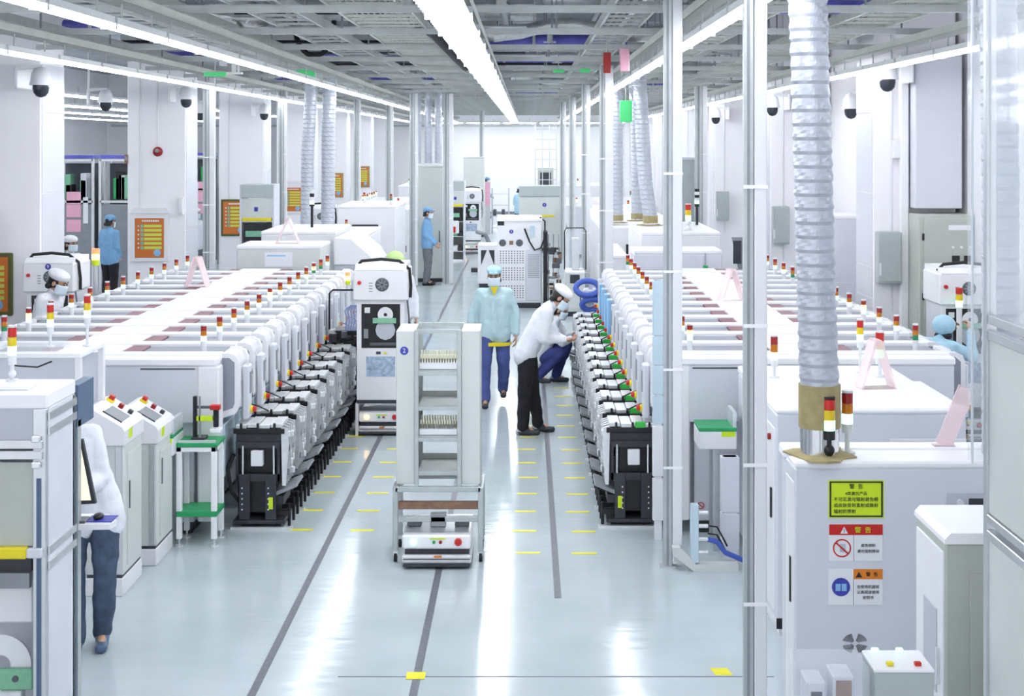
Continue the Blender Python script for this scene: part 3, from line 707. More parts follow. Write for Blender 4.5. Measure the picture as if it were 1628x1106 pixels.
def post(label, x, y, z0=0, z1=4.36, w_=.05, cw=.07, cside=1, conduit=True):
    t = thing('trunking_post', label, 'post', (x, y, z0)); h = z1 - z0; a = w_ / 2
    MB().box(-a, a, -a, a, 0, h, 'alu_dull').box(-a * .3, a * .3, -a - .002, a, 0, h, 'mid_grey').build('upright', t)
    B(-a - .03, a + .03, -a - .03, a + .03, 0, .012, 'alu').build('foot_plate', t)
    if conduit:
        x0 = cside * (a + .006); c = B(x0, x0 + cside * cw, -cw / 2, cw / 2, .02, h, 'tower_white', .006).build('cable_duct', t)
        for k in range(1, int(h / .75)):
            B(-a - .004, x0 + cside * (cw + .004), -cw / 2 - .004, -cw / 2, k * .75, k * .75 + .02, 'white_bright').build('clip', t)
    return t

# ---- posts down from the ceiling
post('tall trunking post in the right foreground beside the warning machine', XX(1189, 7.9), 7.9, w_=.05, cw=.068)
post('trunking post at the near corner of the right placement line', XX(1061, 11.2), 11.2, w_=.06, cw=.075)
post('thick trunking post beyond the far end of right feeder carts', XX(957, 21.2), 21.2, w_=.07, cw=.12)
post('third right aisle post in line behind the thick one', XX(928, 28), 28, w_=.08, cw=.08)
post('fourth right aisle post, a thin pale one', XX(908, 36), 36, w_=.1, cw=.06)
post('fifth right aisle post near the far wall', XX(893, 40.3), 40.3, w_=.1, cw=.06)
post('tall left post between second column and left line', XX(328, 23.1), 23.1, w_=.09, cw=.09)
post('slim white post rising behind the far left machines', XX(447, 29), 29, w_=.1, cw=.06)
post('post right of the orange posters on the left', XX(566, 38), 38, w_=.11, cw=.06)
post('farther left post between poster columns', XX(617, 40), 40, w_=.11, cw=.08)
post('thick post beside the tall grey cabinet', XX(655, 33.0), 33.0, w_=.11, cw=.07)
post('second post flanking the tall grey cabinet', XX(709, 33.4), 33.4, w_=.12, cw=.1)
post('thin post in front of the far white wall', XX(765, 52), 52, w_=.12, cw=.05)
post('post standing behind the right machines by the column', XX(1110, 29), 29, w_=.14, cw=.1)
# trunking on the right line's near corner
t = thing('trunking_column', 'pale panelled trunking at the corner of right placement line', 'trunking', (XX(1046, 11.95), 11.95, 0))
for z0, z1 in ((.16, .5), (.52, .93), (.95, 1.18), (1.19, 1.42), (1.43, 1.66), (1.67, 2.12)): B(-.045, .045, -.03, .03, z0, z1, 'pale_blue' if z0 > .9 else 'white', .004).build('panel', t)
B(-.03, .03, -.02, .03, 0, 2.12, 'white').build('core', t)
t = thing('trunking_column', 'pale trunking under the green conveyor on the right', 'trunking', (XX(1160, 11.4), 11.4, 0))
for z0, z1 in ((.03, .36), (.37, .8)): B(-.07, .07, -.05, .05, z0, z1, 'machine', .004).build('panel', t)
B(-.05, .05, -.04, .04, 0, .8, 'white').build('core', t)
t = thing('riser_bracket', 'grey cable riser foot with blue and black hoses', 'bracket', (XX(1085, 11.1), 11.1, 0))
MB().prism([(-.08, .18), (-.02, .18), (.1, .05), (.42, .05), (.42, 0), (.08, 0), (-.08, .13)], 'y', -.05, .05, 'beige').build('foot_channel', t)
B(.06, .12, -.04, .04, .06, .5, 'pale_blue', .004).build('riser', t)
for k in range(4): MB().cyl((.12, -.03, .14 + k * .1), (.19, -.03, .14 + k * .1), .016, 'silver', 8).build('fitting', t)
MB().tube([(.19, -.03, .24), (.26, -.03, .22), (.32, -.03, .14), (.46, -.03, .08)], .02, 'blue_hose', 8).build('hose', t)
for z in (.34, .28): MB().tube([(.19, -.02, z), (.26, -.02, z - .01), (.31, -.02, z - .1), (.34, 0, z - .16)], .007, 'black', 6).build('hose', t)

# ---- columns: posters, cameras, boxes
for k, (px, py, y, s) in enumerate(((65, 134, 17.2, 1), (296, 157, 24.8, 1), (420, 180, 32.3, 1))):
    dome_camera('%s dome camera on the left columns' % ORD[k], XX(px, y), y, ZZ(py, y), s, COLY[k])
dome_camera('dome camera in the side hall between the first two left columns', XX(168, 24), 24, ZZ(162, 24))
dome_camera('small dome camera in the side hall beside the tall left post', XX(318, 28), 28, ZZ(179, 28))
dome_camera('nearer dome camera on the right columns', XX(1228, 24.8), 24.8, ZZ(170, 24.8), -1, COLY[1])
dome_camera('farther dome camera on the right columns', XX(1138, 32.3), 32.3, ZZ(186, 32.3), -1, COLY[2])
dome_camera('dome camera just right of the near flexible duct', XX(1353, 21), 21, ZZ(172, 21), -1)
dome_camera('white dome camera on a long arm at upper right', XX(1411, 17.2), 17.2, ZZ(125, 17.2), -1, COLY[0])
def poster(label, x0, x1, z0, z1, y, frame='white', case=True):
    t = thing('wall_poster', label, 'poster', ((x0 + x1) / 2, y, (z0 + z1) / 2)); a = (x1 - x0) / 2; h = (z1 - z0) / 2
    if case:
        B(-a - .09, a + .09, -.05, .0, -h - .07, h + .08, 'white', .01).build('case', t)
        MB().prism([(-a - .09, h + .08), (a + .09, h + .08), (a + .02, h + .18), (-a - .02, h + .18)], 'y', -.06, 0, 'white').build('hood', t)
    else: B(-a - .05, a + .05, -.05, 0, -h - .05, h + .05, frame, .01).build('case', t)
    p = B(-a, a, -.056, -.05, -h, h, 'orange_sign').build('sheet', t)
    for k in range(6):
        z = h * .72 - (k + .5) * h * .22
        B(-a * .35, a * .85, -.058, -.056, z - h * .07, z + h * .07, 'row_lime').build('row', p); B(-a * .6, -a * .4, -.058, -.056, z - h * .08, z + h * .08, 'pcb_green').build('picture', p); B(-a * .8, -a * .7, -.058, -.056, z - h * .04, z + h * .04, 'paper').build('tick_box', p)
    MB().lathe([(a * .25, 0), (a * .25, -.002)], (a * .55, -.056, -h * .75), 'sky_plastic', 16, 'y').build('emblem', p)
    for i in range(8): B(-a * .5 + i * a * .15, -a * .5 + i * a * .15 + a * .11, -.058, -.056, h * .82, h * .91, 'paper').build('title_mark', p)
    return t
Y2 = COLY[1]
poster('orange poster in a white hooded case on the second left column', -6.76, -6.26, 1.26, 1.94, Y2)
poster('orange poster in an olive frame on the third left column', -6.8, -6.3, 1.2, 1.92, COLY[2], 'olive_frame', False)
poster('orange poster on the nearest left column, cut by the picture edge', -6.85, -6.28, 1.2, 1.86, COLY[0], 'olive_frame', False)
poster('orange poster in a white case on the fourth left column', -6.7, -6.2, 1.35, 2.0, COLY[3])
poster('small orange poster on the fifth left column', -6.55, -6.05, 1.5, 2.2, COLY[4], 'cardboard', False)
poster('farthest orange poster among the left columns', -6.5, -6.0, 1.6, 2.3, COLY[5], 'cardboard', False)
t = thing('fire_alarm', 'round red fire alarm bell on the second left column', 'alarm', (XX(251, Y2), Y2, ZZ(241, Y2)))
MB().lathe([(.02, -.06), (.07, -.05), (.085, -.02), (.085, 0)], (0, 0, 0), 'dark_red', 18, 'y').build('bell', t); MB().lathe([(.035, -.075), (.035, -.05)], (0, 0, .02), 'mid_grey', 12, 'y').build('centre', t)
MB().cyl((0, -.01, .08), (0, -.01, 1.6), .01, 'tower_white', 6).build('conduit', t)
t = thing('junction_box', 'tiny brown box on the side of the second left column', 'box', (XX(201, Y2), Y2, ZZ(253, Y2))); B(-.03, .03, -.03, 0, -.08, .08, 'wood', .005).build('case', t); B(-.02, .02, -.034, -.03, -.02, .05, 'mid_grey').build('cover', t)
def wall_box(label, x0, x1, z0, z1, y, d=.18, mt='box_grey'):
    t = thing('switch_box', label, 'box', ((x0 + x1) / 2, y, z0)); a = (x1 - x0) / 2; h = z1 - z0
    B(-a, a, -d, 0, 0, h, mt, .008).build('case', t); B(-a + .03, a - .01, -d - .012, -d + .002, .03, h - .03, mt, .004).build('door', t); B(-a + .01, -a + .07, -d - .006, -d, .1, .25, 'paper').build('notice', t)
wall_box('grey-green switch box on the nearest right column', 4.22, 4.50, 1.55, 2.17, COLY[0])
wall_box('grey-green switch box on the second right column', 4.22, 4.5, 1.5, 2.15, COLY[1])
wall_box('grey-green switch box on the third right column', 4.22, 4.5, 1.5, 2.15, COLY[2])
wall_box('small white box on a conduit high on the right column', 4.42, 4.58, 3.05, 3.28, COLY[0], .1, 'white')
wall_box('white fire call box low on the second left column', -6.0, -5.92, 2.0, 2.3, COLY[1], .1, 'white')
t = thing('electrical_cabinet', 'tall grey-green electrical cabinet with two black meters', 'cabinet', (4.92, 17.32, 0)); 
B(-.32, .32, -.2, .36, .1, 2.4, 'olive_grey', .01).build('body', t); B(-.31, .31, -.19, .35, 0, .1, 'dark').build('plinth', t)
d = B(-.27, .31, -.215, -.2, .15, 2.36, 'olive_grey', .006).build('door', t)
for k in (0, 1): B(.06 + k * .14, .15 + k * .14, -.222, -.215, 1.83, 1.92, 'black').build('meter', d)
for k in range(3): MB().lathe([(.015, 0), (.015, -.02)], (.07 + .1 * k, -.215, 2.02), 'paper', 10, 'y').build('indicator', d)
B(.02, .28, -.219, -.215, 1.58, 1.78, 'paper').build('notice', d); B(.02, .28, -.219, -.215, 2.22, 2.28, 'paper').build('name_plate', d)
w_ = B(-.21, -.1, -.219, -.215, 1.52, 1.66, 'paper').build('warning_label', d); MB().prism([(-.2, 1.57), (-.11, 1.57), (-.155, 1.64)], 'y', -.2215, -.219, 'yellow').build('warning_mark', w_)
for z in (.8, 1.4, 2.1): B(-.285, -.265, -.225, -.2, z, z + .08, 'black').build('hinge', t)
tag(B(4.62, 5.18, COLY[0] - .33, COLY[0] - .005, 2.46, 4.3, 'machine', .01).build('wall_duct'), 'wide pale vertical duct above the electrical cabinet', 'duct')
tag(B(4.5, 4.6, COLY[0] - .12, COLY[0] - .005, .1, 4.3, 'white_bright', .01).build('wall_duct'), 'narrow white duct beside the electrical cabinet', 'duct')

# ---- flexible exhaust ducts
flex_duct('large flexible duct rising from the warning machine in right foreground', [(1.635, 8.16, 1.86), (1.62, 8.17, 2.4), (1.60, 8.18, 3.2), (1.57, 8.2, 4.3), (1.5, 8.25, 6.2)], .112, (.2, .36))
flex_duct('flexible duct behind the clear panel at the right edge', [(2.66, 8.2, 1.2), (2.66, 8.2, 3), (2.62, 8.22, 6.2)], .105, (.1, .16))
flex_duct('left one of two flexible ducts behind the left line', [(XX(488, 25.5), 25.5, 1.555), (XX(489, 25.5), 25.5, 3), (XX(497, 25.5), 25.5, 4.6)], .115)
flex_duct('right one of two flexible ducts behind the left line', [(XX(520, 25.5), 25.6, 1.555), (XX(521, 25.5), 25.6, 3.4), (XX(525, 25.6), 25.6, 4.6)], .125)
flex_duct('straight flexible duct behind the right line', [(XX(981, 26), 26, ZZ(345, 26)), (XX(981, 26), 26, 3), (XX(980, 26), 26, 4.6)], .11, (.06, .1))
flex_duct('leaning flexible duct behind the right line', [(XX(1034, 24), 24, 2.005), (XX(1026, 24), 24, 2.6), (XX(1015, 24), 24, 4.6)], .12, (.08, .12))
flex_duct('middle flexible duct behind the right line', [(XX(1017, 26), 26.6, ZZ(345, 26)), (XX(1017, 26), 26.6, 3), (XX(1012, 26), 26.6, 4.6)], .11, (.06, .1))
for k, px in enumerate((664, 681, 697)): flex_duct('%s of three flexible ducts above the tall grey cabinet' % ('left', 'middle', 'right')[k], [(XX(px, 34.3), 34.3, 2.76), (XX(px, 34.3), 34.3, 4.6)], .085, None, 12, .12)

# ================================================================== MACHINES BEHIND THE LINES
t = cabinet('transfer_unit', 'white transfer unit with a printed notice, end of left line', 'machine', -4.2, -2.98, 21.1, 22.1, 1.76, 'beige')
B(-.2, .2, -.512, -.508, 1.45, 1.66, 'paper').build('notice', t); B(-.17, .1, -.514, -.512, 1.60, 1.62, 'sky_plastic').build('notice_line', t)
cabinet('reflow_entry', 'white hooded machine with a black beacon behind the left line', 'machine', -4.1, -2.95, 22.5, 24.4, 1.88, 'white', doors=3)
t = thing('sloped_hood', 'grey machine with a slanted white cover beside the left aisle', 'machine', (-2.62, 23.0, 0))
B(-.3, .3, -.9, .9, .05, 1.4, 'machine_grey', .01).build('body', t); MB().prism([(-.3, 1.4), (.32, 1.4), (.22, 1.55), (-.05, 1.78), (-.3, 1.8)], 'y', -.92, .92, 'white').build('cover', t); B(-.28, .28, -.85, .85, 0, .05, 'dark').build('plinth', t)
MB().prism([(.3, .95), (.52, 1.22), (.5, 1.3), (.3, 1.3)], 'y', -.8, -.5, 'dark').build('control_screen', t)
t = thing('beacon', 'black beacon with pale lit bands behind the left line', 'tower light', (XX(496, 23.5), 23.5, 1.88))
MB().cyl((0, 0, 0), (0, 0, .34), .022, 'black', 8).cyl((0, 0, .34), (0, 0, .37), .04, 'black', 12).build('pole', t)
for k, m in enumerate(('lit_green', 'tower_white', 'black', 'tower_white')): MB().cyl((0, 0, .37 + k * .06), (0, 0, .425 + k * .06), .037, m, 12).build('lens', t)
cabinet('reflow_oven', 'long white oven under the pair of flexible ducts', 'machine', -4.2, -2.95, 24.8, 29.5, 1.55, 'white', doors=4, towers=((.7, -.9, 'ga'), (.2, .3, 'g')))
cabinet('inspection_machine', 'white inspection machine with black window beyond the left oven', 'machine', -3.9, -2.7, 30, 32.4, 1.95, 'white', window=(-.5, .4, .72, .8, 'black'), towers=((.8, -.8, 'o'), (-.3, 0, 'g')))
cabinet('inspection_machine', 'pale machine with dark side slots left of the tall cabinet', 'machine', -3.15, -2.6, 27.2, 29.6, 1.9, 'machine', doors=1, window=(.4, .7, .3, .9, 'dark'), towers=((.3, -.5, 'g'),)) if False else None
for k in range(10):
    module(-3.9, 41 + k * P, '%s module of the far left placement line' % ORD[k], 'far left placement line', 1, ('g' if k % 3 else 'ga', 'o' if k % 4 == 1 else 'g'), False)
    module(2.37, 41 + k * P, '%s module of the far right placement line' % ORD[k], 'far right placement line', -1, ('g' if k % 3 else 'ga', 'o' if k % 4 == 1 else 'g'), False)
cabinet('screen_printer', 'white printer with a lit beacon before the far left line', 'machine', -4.4, -2.9, 36, 38.2, 1.6, 'white', window=(-.6, .5, .66, .84, 'black'), towers=((.5, 0, 'g'), (-.6, -.5, 'ga')))
cabinet('screen_printer', 'white printer ahead of the far right line', 'machine', 1.7, 3.1, 36, 38.2, 1.6, 'white', window=(-.5, .4, .66, .84, 'black'), towers=((.5, 0, 'g'), (-.6, -.5, 'ga')))
cabinet('loader', 'far white loader by the end wall on the left', 'machine', -4.6, -3.0, 52, 56, 1.7, 'white', towers=((.5, 0, 'g'), (-.6, -.5, 'g')))
cabinet('loader', 'far white loader by the end wall on the right', 'machine', 1.5, 3.2, 52, 56, 1.7, 'white', towers=((.5, 0, 'g'), (-.6, -.5, 'g')))
# right side
t = cabinet('transfer_unit', 'white transfer unit with a green tag, end of right line', 'machine', 1.55, 2.82, 21.1, 21.9, 1.69, 'machine')
B(.36, .43, -.42, -.41, 1.35, 1.47, 'green', .004).build('tag', t); B(.385, .395, -.415, -.408, 1.2, 1.65, 'mid_grey').build('cable', t)
t = cabinet('reflow_entry', 'white hooded machine behind the right line with tri-colour beacon', 'machine', 1.75, 2.95, 22.3, 25.2, 1.88, 'white', doors=3)
big_tower(t, (.15, -1.1, 1.88), GYR, .045, .085, .1)
t = thing('beacon', 'black and white banded beacon behind the right line', 'tower light', (XX(1108, 24.2), 24.2, 1.88))
MB().cyl((0, 0, 0), (0, 0, .3), .022, 'black', 8).build('pole', t)
for k, m in enumerate(('black', 'lit_green', 'tower_white', 'black', 'tower_white', 'black')): MB().cyl((0, 0, .3 + k * .05), (0, 0, .347 + k * .05), .04, m, 12).build('lens', t)
t = cabinet('side_unit', 'low white unit with an orange cap right of the aisle', 'machine', 1.2, 1.52, 22, 24.5, 1.55, 'white', doors=1)
t = thing('monitor', 'dark monitor on an arm beside the right machines', 'monitor', (XX(1172, 21.5), 21.5, 1.1)); B(-.02, .3, .1, .14, -.1, .0, 'alu').build('arm', t)
MB().prism([(-.08, .75), (.08, .75), (.08, .28), (.02, .28)], 'y', 0, .05, 'mid_grey').build('housing', t); B(-.06, .06, -.006, 0, .36, .7, 'dark').build('screen', t); B(-.01, .06, .02, .04, -.1, .29, 'alu').build('stalk', t); B(.0, .08, .0, .06, -1.1, -.1, 'alu').build('column', t)
cabinet('reflow_oven', 'long white oven under the leaning flexible ducts', 'machine', 1.3, 2.75, 25.6, 31, 1.78, 'white', doors=4, window=(-.4, .2, .72, .82, 'black'), towers=((-.6, .3, 'g'), (.3, .5, 'ga')))
cabinet('inspection_machine', 'white inspection machine beyond the right oven', 'machine', 1.4, 2.6, 32, 34.4, 1.7, 'white', towers=((-.3, -.6, 'ga'), (.5, 0, 'g')))
cabinet('tall_cabinet', 'tall blue-grey cabinet between the right machines and columns', 'cabinet', 2.98, 3.5, 29.3, 30.2, 2.95, 'box_grey', 'machine', doors=1)
cabinet('tall_cabinet', 'tall pale cabinet beside the second right column', 'cabinet', 4.25, 5.15, 21.0, 21.9, 2.2, 'machine', doors=2)
# left outer side
def storage(label, x0, x1, y, h, n=2, mark=True):
    t = thing('feeder_storage', label, 'cabinet', ((x0 + x1) / 2, y, 0)); a = (x1 - x0) / 2
    for s in (-1, 1): B(s * a - .02, s * a + .02, 0, .6, 0, h, 'machine', .004).build('side_panel', t)
    B(-a, a, .56, .6, .05, h - .3, 'olive_grey').build('back_panel', t); B(-a, a, -.02, .6, h - .25, h, 'box_grey', .01).build('top_box', t); B(-a + .02, a - .02, 0, .03, h - .62, h - .26, 'beige').build('header', t)
    B(-a + .03, a - .03, -.02, 0, h - .68, h - .62, 'yellow', .004).build('guard_bar', t)
    if mark:
        B(-.05, .02, -.004, 0, h - .5, h - .42, 'navy_disc').build('mark', t)
        w_ = B(-a + .06, a - .1, -.005, .01, h - 1.05, h - .75, 'black').build('window_bay', t); MB().box(-a * .7, a * .45, -.014, -.005, h - .97, h - .86, 'pcb_green', .003).build('feeder', w_)
        B(-a * .35, a * .4, -.03, .01, h - 1.4, h - 1.07, 'paper', .006).build('bin', t); B(-a * .35, a * .0, -.06, -.03, h - 1.38, h - 1.22, 'red', .01).build('red_box', t)
    for k in range(n + 2):
        z = .3 + k * (h - 1.0) / (n + 1)
        sh = B(-a + .02, a - .02, .02, .56, z, z + .02, 'silver').build('shelf', t)
        B(-a * .7, a * .2, .06, .4, z + .02, z + .16, 'pcb_green' if k % 2 else 'paper', .01).build('tray', sh); B(a * .3, a * .8, .06, .4, z + .02, z + .14, 'dark', .01).build('tray', sh)
    return t
storage('grey storage rack with a yellow guard bar beside the third left column', -5.3, -4.7, 27, 2.47)
agv_cabinet('white reel cabinet behind the slim white post', -4.4, 31, None, False)
storage('green shelved rack standing in the far aisle', -2.14, -1.70, 39.3, 2.2)
agv_cabinet('far white reel cabinet with violet window in the aisle', -1.62, 42.5, None, True)
# tall grey cabinet in the aisle
cabinet('tall_cabinet', 'tall pale grey cabinet behind the worker in blue', 'cabinet', -2.66, -1.95, 33.9, 34.7, 2.72, 'beige', 'beige', doors=1)
B_ = cabinet('tall_cabinet', 'tall grey cabinet far down the left aisle', 'cabinet', XX(737, 50), XX(770, 50), 50, 50.8, 2.75, 'beige', 'beige', doors=1)
t = thing('notice_board', 'board of three pink notices far down the aisle', 'notice', (XX(772, 51.5), 51.5, 1.0))
for k in range(3): B(-.13, .15, -.01, 0, k * .28, k * .28 + .26, 'pink').build('notice', t)
B(-.15, .17, 0, .02, -1.0, .86, 'alu').build('board', t)
# aisle machines
t = thing('perforated_machine', 'white machine with perforated doors and two fans in the aisle', 'machine', (-.15, 28.6, 0))
B(-.44, .44, 0, 1.3, .1, 1.74, 'white', .012).build('body', t); B(-.42, .42, .02, 1.28, 0, .1, 'dark').build('plinth', t); B(-.45, .45, -.02, 1.32, 1.70, 1.76, 'white_bright', .01).build('top_cover', t)
dr = B(-.42, .12, -.02, 0, .15, 1.15, 'white', .004).build('door', t)
hm = MB()
for zz in (.2, .55, .88):
    for i in range(9):
        for k in range(6): hm.box(-.38 + i * .055, -.36 + i * .055, -.024, -.02, zz + k * .045, zz + .02 + k * .045, 'dark')
h_ = hm.build('perforation', dr); h_['kind'] = 'stuff'
d2 = B(.13, .42, -.02, 0, .15, 1.15, 'machine', .004).build('door', t)
for k in range(12): B(.16, .39, -.026, -.02, .6 + k * .04, .612 + k * .04, 'mid_grey').build('louvre', d2)
for x in (-.33, .0): MB().lathe([(.07, 0), (.07, -.006), (.05, -.01)], (x, 0, 1.28), 'dark_grey', 18, 'y').build('fan', t)
B(-.2, -.12, -.006, 0, 1.24, 1.32, 'wood').build('socket', t); B(-.43, -.3, -.006, 0, 1.62, 1.72, 'black').build('display', t); number_disc(t, '3', -.16, -.001, 1.5, .04)
B(.2, .3, -.01, 0, 1.4, 1.62, 'pale_blue').build('touch_panel', t)
MB().tube([(-.1 + .2, -.02, 1.56), (.2, -.03, 1.3), (.3, -.04, 1.14), (.42, -.03, 1.18), (.5, -.02, 1.4), (.5, 0, 1.7), (.4, .02, 1.78)], .016, 'rubber', 8).build('cable', t)
t = cabinet('white_unit', 'low white unit with dark corner marks beside perforated machine', 'machine', -1.1, -.66, 32.6, 33.3, .97, 'white', doors=1)
for s in (-1, 1): MB().prism([(s * .15, .84), (s * .02, .84), (s * .15, .5)], 'y', -.362, -.358, 'dark').build('corner_mark', t)
t = thing('mechanical_frame', 'black open mechanism of gears and rods by perforated machine', 'machine', (.52, 28.4, 0)); rn = random.Random(5)
B(-.2, .2, 0, .6, 0, .15, 'dark').build('base', t); B(-.2, -.12, .1, .6, .15, 1.5, 'black').build('frame', t)
for k in range(22):
    z = .2 + rn.random() * 1.1; x = rn.uniform(-.12, .12); y = rn.uniform(0, .3); w_ = rn.uniform(.03, .08)
    B(x - w_, x + w_, y, y + .12, z, z + rn.uniform(.03, .12), rn.choice(['black', 'dark', 'silver', 'dark_grey', 'wood', 'mid_grey']), .004).build('component', t)
for k in range(3): MB().cyl((-.1 + k * .1, .2, .15), (-.1 + k * .1, .2, 1.45), .012, 'chrome', 8).build('rod', t)
t = cabinet('control_unit', 'beige control unit with small dark display at the right aisle', 'machine', .72, 1.08, 27.2, 27.9, .85, 'beige', doors=1); B(-.1, .08, -.36, -.35, .62, .78, 'dark').build('display', t)
t = thing('glass_cover', 'clear rounded cover above the beige control unit', 'machine', (.9, 27.3, .85)); B(-.17, .17, 0, .4, .02, .75, 'acrylic', .02).build('cover', t); B(-.06, .08, .1, .3, .0, .6, 'silver', .01).build('cylinder', t)
MB().tube([(-.2, -.01, 0.02), (-.2, -.01, .74), (-.16, -.01, .8), (.16, -.01, .8), (.2, -.01, .74), (.2, -.01, .02)], .012, 'black', 6).build('frame', t)
t = thing('print_unit', 'beige machine with grey lid and yellow edge down the aisle', 'machine', (.42, 43.6, 0)); a = .66
B(-a, a, 0, .9, .1, 1.62, 'beige', .01).build('body', t); B(-a, a, -.02, .92, 1.62, 1.95, 'box_grey', .02).build('lid', t); B(-a * .8, a * .6, -.012, 0, 1.02, 1.08, 'yellow').build('edge', t); B(-a + .03, a - .03, .03, .87, 0, .1, 'dark').build('plinth', t); number_disc(t, '1', .1, -.001, 1.38, .06); tower(t, 'ga', (.8 - .2, .4, 1.95))
t = thing('shelf_trolley', 'wire shelf trolley with red lamps far down the aisle', 'trolley', (-.95, 52, 0))
for s in (-1, 1):
    for y in (0, .5): MB().cyl((s * .3, y, 0), (s * .3, y, 1.6), .02, 'alu', 8).build('upright', t)
for z in (.2, .6, 1.0, 1.4): B(-.3, .3, 0, .5, z, z + .03, 'alu').build('shelf', t)
for k, x in enumerate((-.2, .1)): B(x - .06, x + .06, .1, .4, .63, .85, 'dark_grey', .01).build('part_bin', t)
t = thing('wire_tower', 'tall wire frame of silver bars before the far wall', 'rack', (XX(868, 55), 55, 0))
for x in (-.4, -.13, .13, .4): MB().cyl((x, 0, 0), (x, 0, 3.9), .018, 'alu', 6).build('upright', t)
for k in range(10): B(-.4, .4, -.01, .01, .3 + k * .38, .33 + k * .38, 'alu').build('rung', t)
t = cabinet('rack_unit', 'grey rack full of trays behind the wire frame', 'cabinet', XX(855, 57), XX(880, 57), 57, 57.6, 2.3, 'olive_grey', doors=1, window=(-.7, .7, .5, .9, 'dark'))
t = thing('arm_robot', 'small dark arm robot in the aisle behind the white unit', 'robot', (-1.15, 36.5, 0)); B(-.25, .25, 0, .4, 0, .1, 'dark').build('base', t); MB().limb([(0, .2, .1), (.02, .2, .5), (.18, .15, .75), (.1, .1, .95), (-.1, .1, 1.0)], [.08, .07, .06, .05, .05], 'mid_grey', 10).build('arm', t)

# ================================================================== FOREGROUND, LEFT
t = thing('assembly_machine', 'near left machine with a yellow guard bar and grey panels', 'machine', (-2.5, 7.6, 0)); W = .95; D = .48
B(-W, -.0, .0, D, 1.86, 1.94, 'white_bright', .008).build('top_cover', t)
B(-.55, -.13, .1, .3, 1.94, 1.965, 'white_bright', .006).build('hatch', t)
for x in (-.075, -W): B(x, x + .07, 0, .07, 0, 1.86, 'alu', .004).build('corner_profile', t)
B(-.055, -.03, -.003, .001, 0, 1.5, 'blue_steel').build('profile_slot', t)
B(-W + .07, -.075, .01, .03, 1.70, 1.86, 'machine_grey').build('upper_panel', t)
for z in (1.60, 1.655): B(-W + .07, -.02, -.015, .04, z, z + .045, 'alu', .004).build('cross_profile', t)
B(-W + .07, -.075, -.004, .02, 1.648, 1.655, 'black').build('gap_seal', t)
for z in (1.69, 1.555): B(-.075, -.03, -.03, .0, z, z + .035, 'silver', .006).build('corner_bracket', t)
B(-W + .07, -.075, .015, .03, 1.145, 1.58, 'olive_grey').build('middle_panel', t)
B(-W + .07, -.10, -.03, .02, 1.085, 1.145, 'yellow', .008).build('guard_bar', t); B(-.10, -.02, -.03, .01, 1.09, 1.14, 'machine', .006).build('bar_end', t)
B(-W + .07, -.1, .05, .1, 1.0, 1.085, 'dark').build('dark_rail', t); B(-W + .07, -.1, .02, .06, .92, 1.0, 'mid_grey').build('feed_rail', t)  # dark rail set behind and below the guard bar
B(-W + .07, -.14, .2, .3, .68, .91, 'white_bright', .01).build('inner_cover', t)
MB().lathe([(.16, .0), (.16, -.02), (.05, -.02), (.05, 0)], (-.29, .16, .48), 'paper', 32, 'y', ring=True).build('reel', t)
MB().box(-.45, -.11, .1, .13, .36, .47, 'pcb_green', .006).build('reel_holder', t)
for x in (-.2, -.3): MB().lathe([(.016, 0), (.016, -.01)], (x, .1, .42), 'dark_grey', 12, 'y').build('knob', t)
B(-.28, -.16, .08, .14, .1, .36, 'silver', .006).build('holder_post', t)
B(-.012, .0, .03, D - .02, .0, 1.86, 'machine', .003).build('side_panel', t)
for z in (1.80, 1.72, 1.10, 1.02): B(-.002, .008, .02, D, z, z + .04, 'alu').build('side_rail', t)
B(-.07, 0, D - .05, D, 0, 1.86, 'alu_dull', .004).build('corner_profile', t); B(-.002, .004, D - .012, D, 0, 1.8, 'blue_steel').build('edge_seal', t)
B(-W, -.08, D - .03, D, .1, 1.86, 'machine').build('back_panel', t); B(-W, 0, .05, D, 0.0, .1, 'machine_grey').build('base', t)
big_tower(t, (-.27, .25, 1.965), GYR, .023, .05, .09)
t = thing('operator_station', 'tilted monitor over a keyboard tray at the near left machine', 'monitor', (-2.5, 8.12, 0))
B(-.06, .0, .0, .3, 1.66, 1.90, 'blue_steel', .004).build('dark_panel', t); B(-.06, .0, .0, .06, .0, 1.7, 'alu_dull').build('mount_post', t)
mo = MB().prism([(-.12, 1.58), (.0, 1.58), (.075, 1.22), (-.12, 1.21)], 'y', .08, .11, 'dark').build('monitor', t)
MB().prism([(-.11, 1.56), (-.012, 1.56), (.05, 1.24), (-.11, 1.235)], 'y', .077, .081, 'screen').build('screen', mo)
tr = MB().prism([(-.1, .0), (.17, .02), (.19, .1), (.1, .25), (-.1, .25)], 'z', 1.09, 1.12, 'white').build('keyboard_tray', t)
B(.02, .17, .06, .2, 1.12, 1.125, 'navy_disc').build('mouse_mat', tr); MB().ell((.08, .12, 1.14), (.03, .045, .018), 'black').build('mouse', tr); MB().box(-.1, .03, .03, .14, 1.12, 1.135, 'dark_grey', .004).build('keyboard', tr)
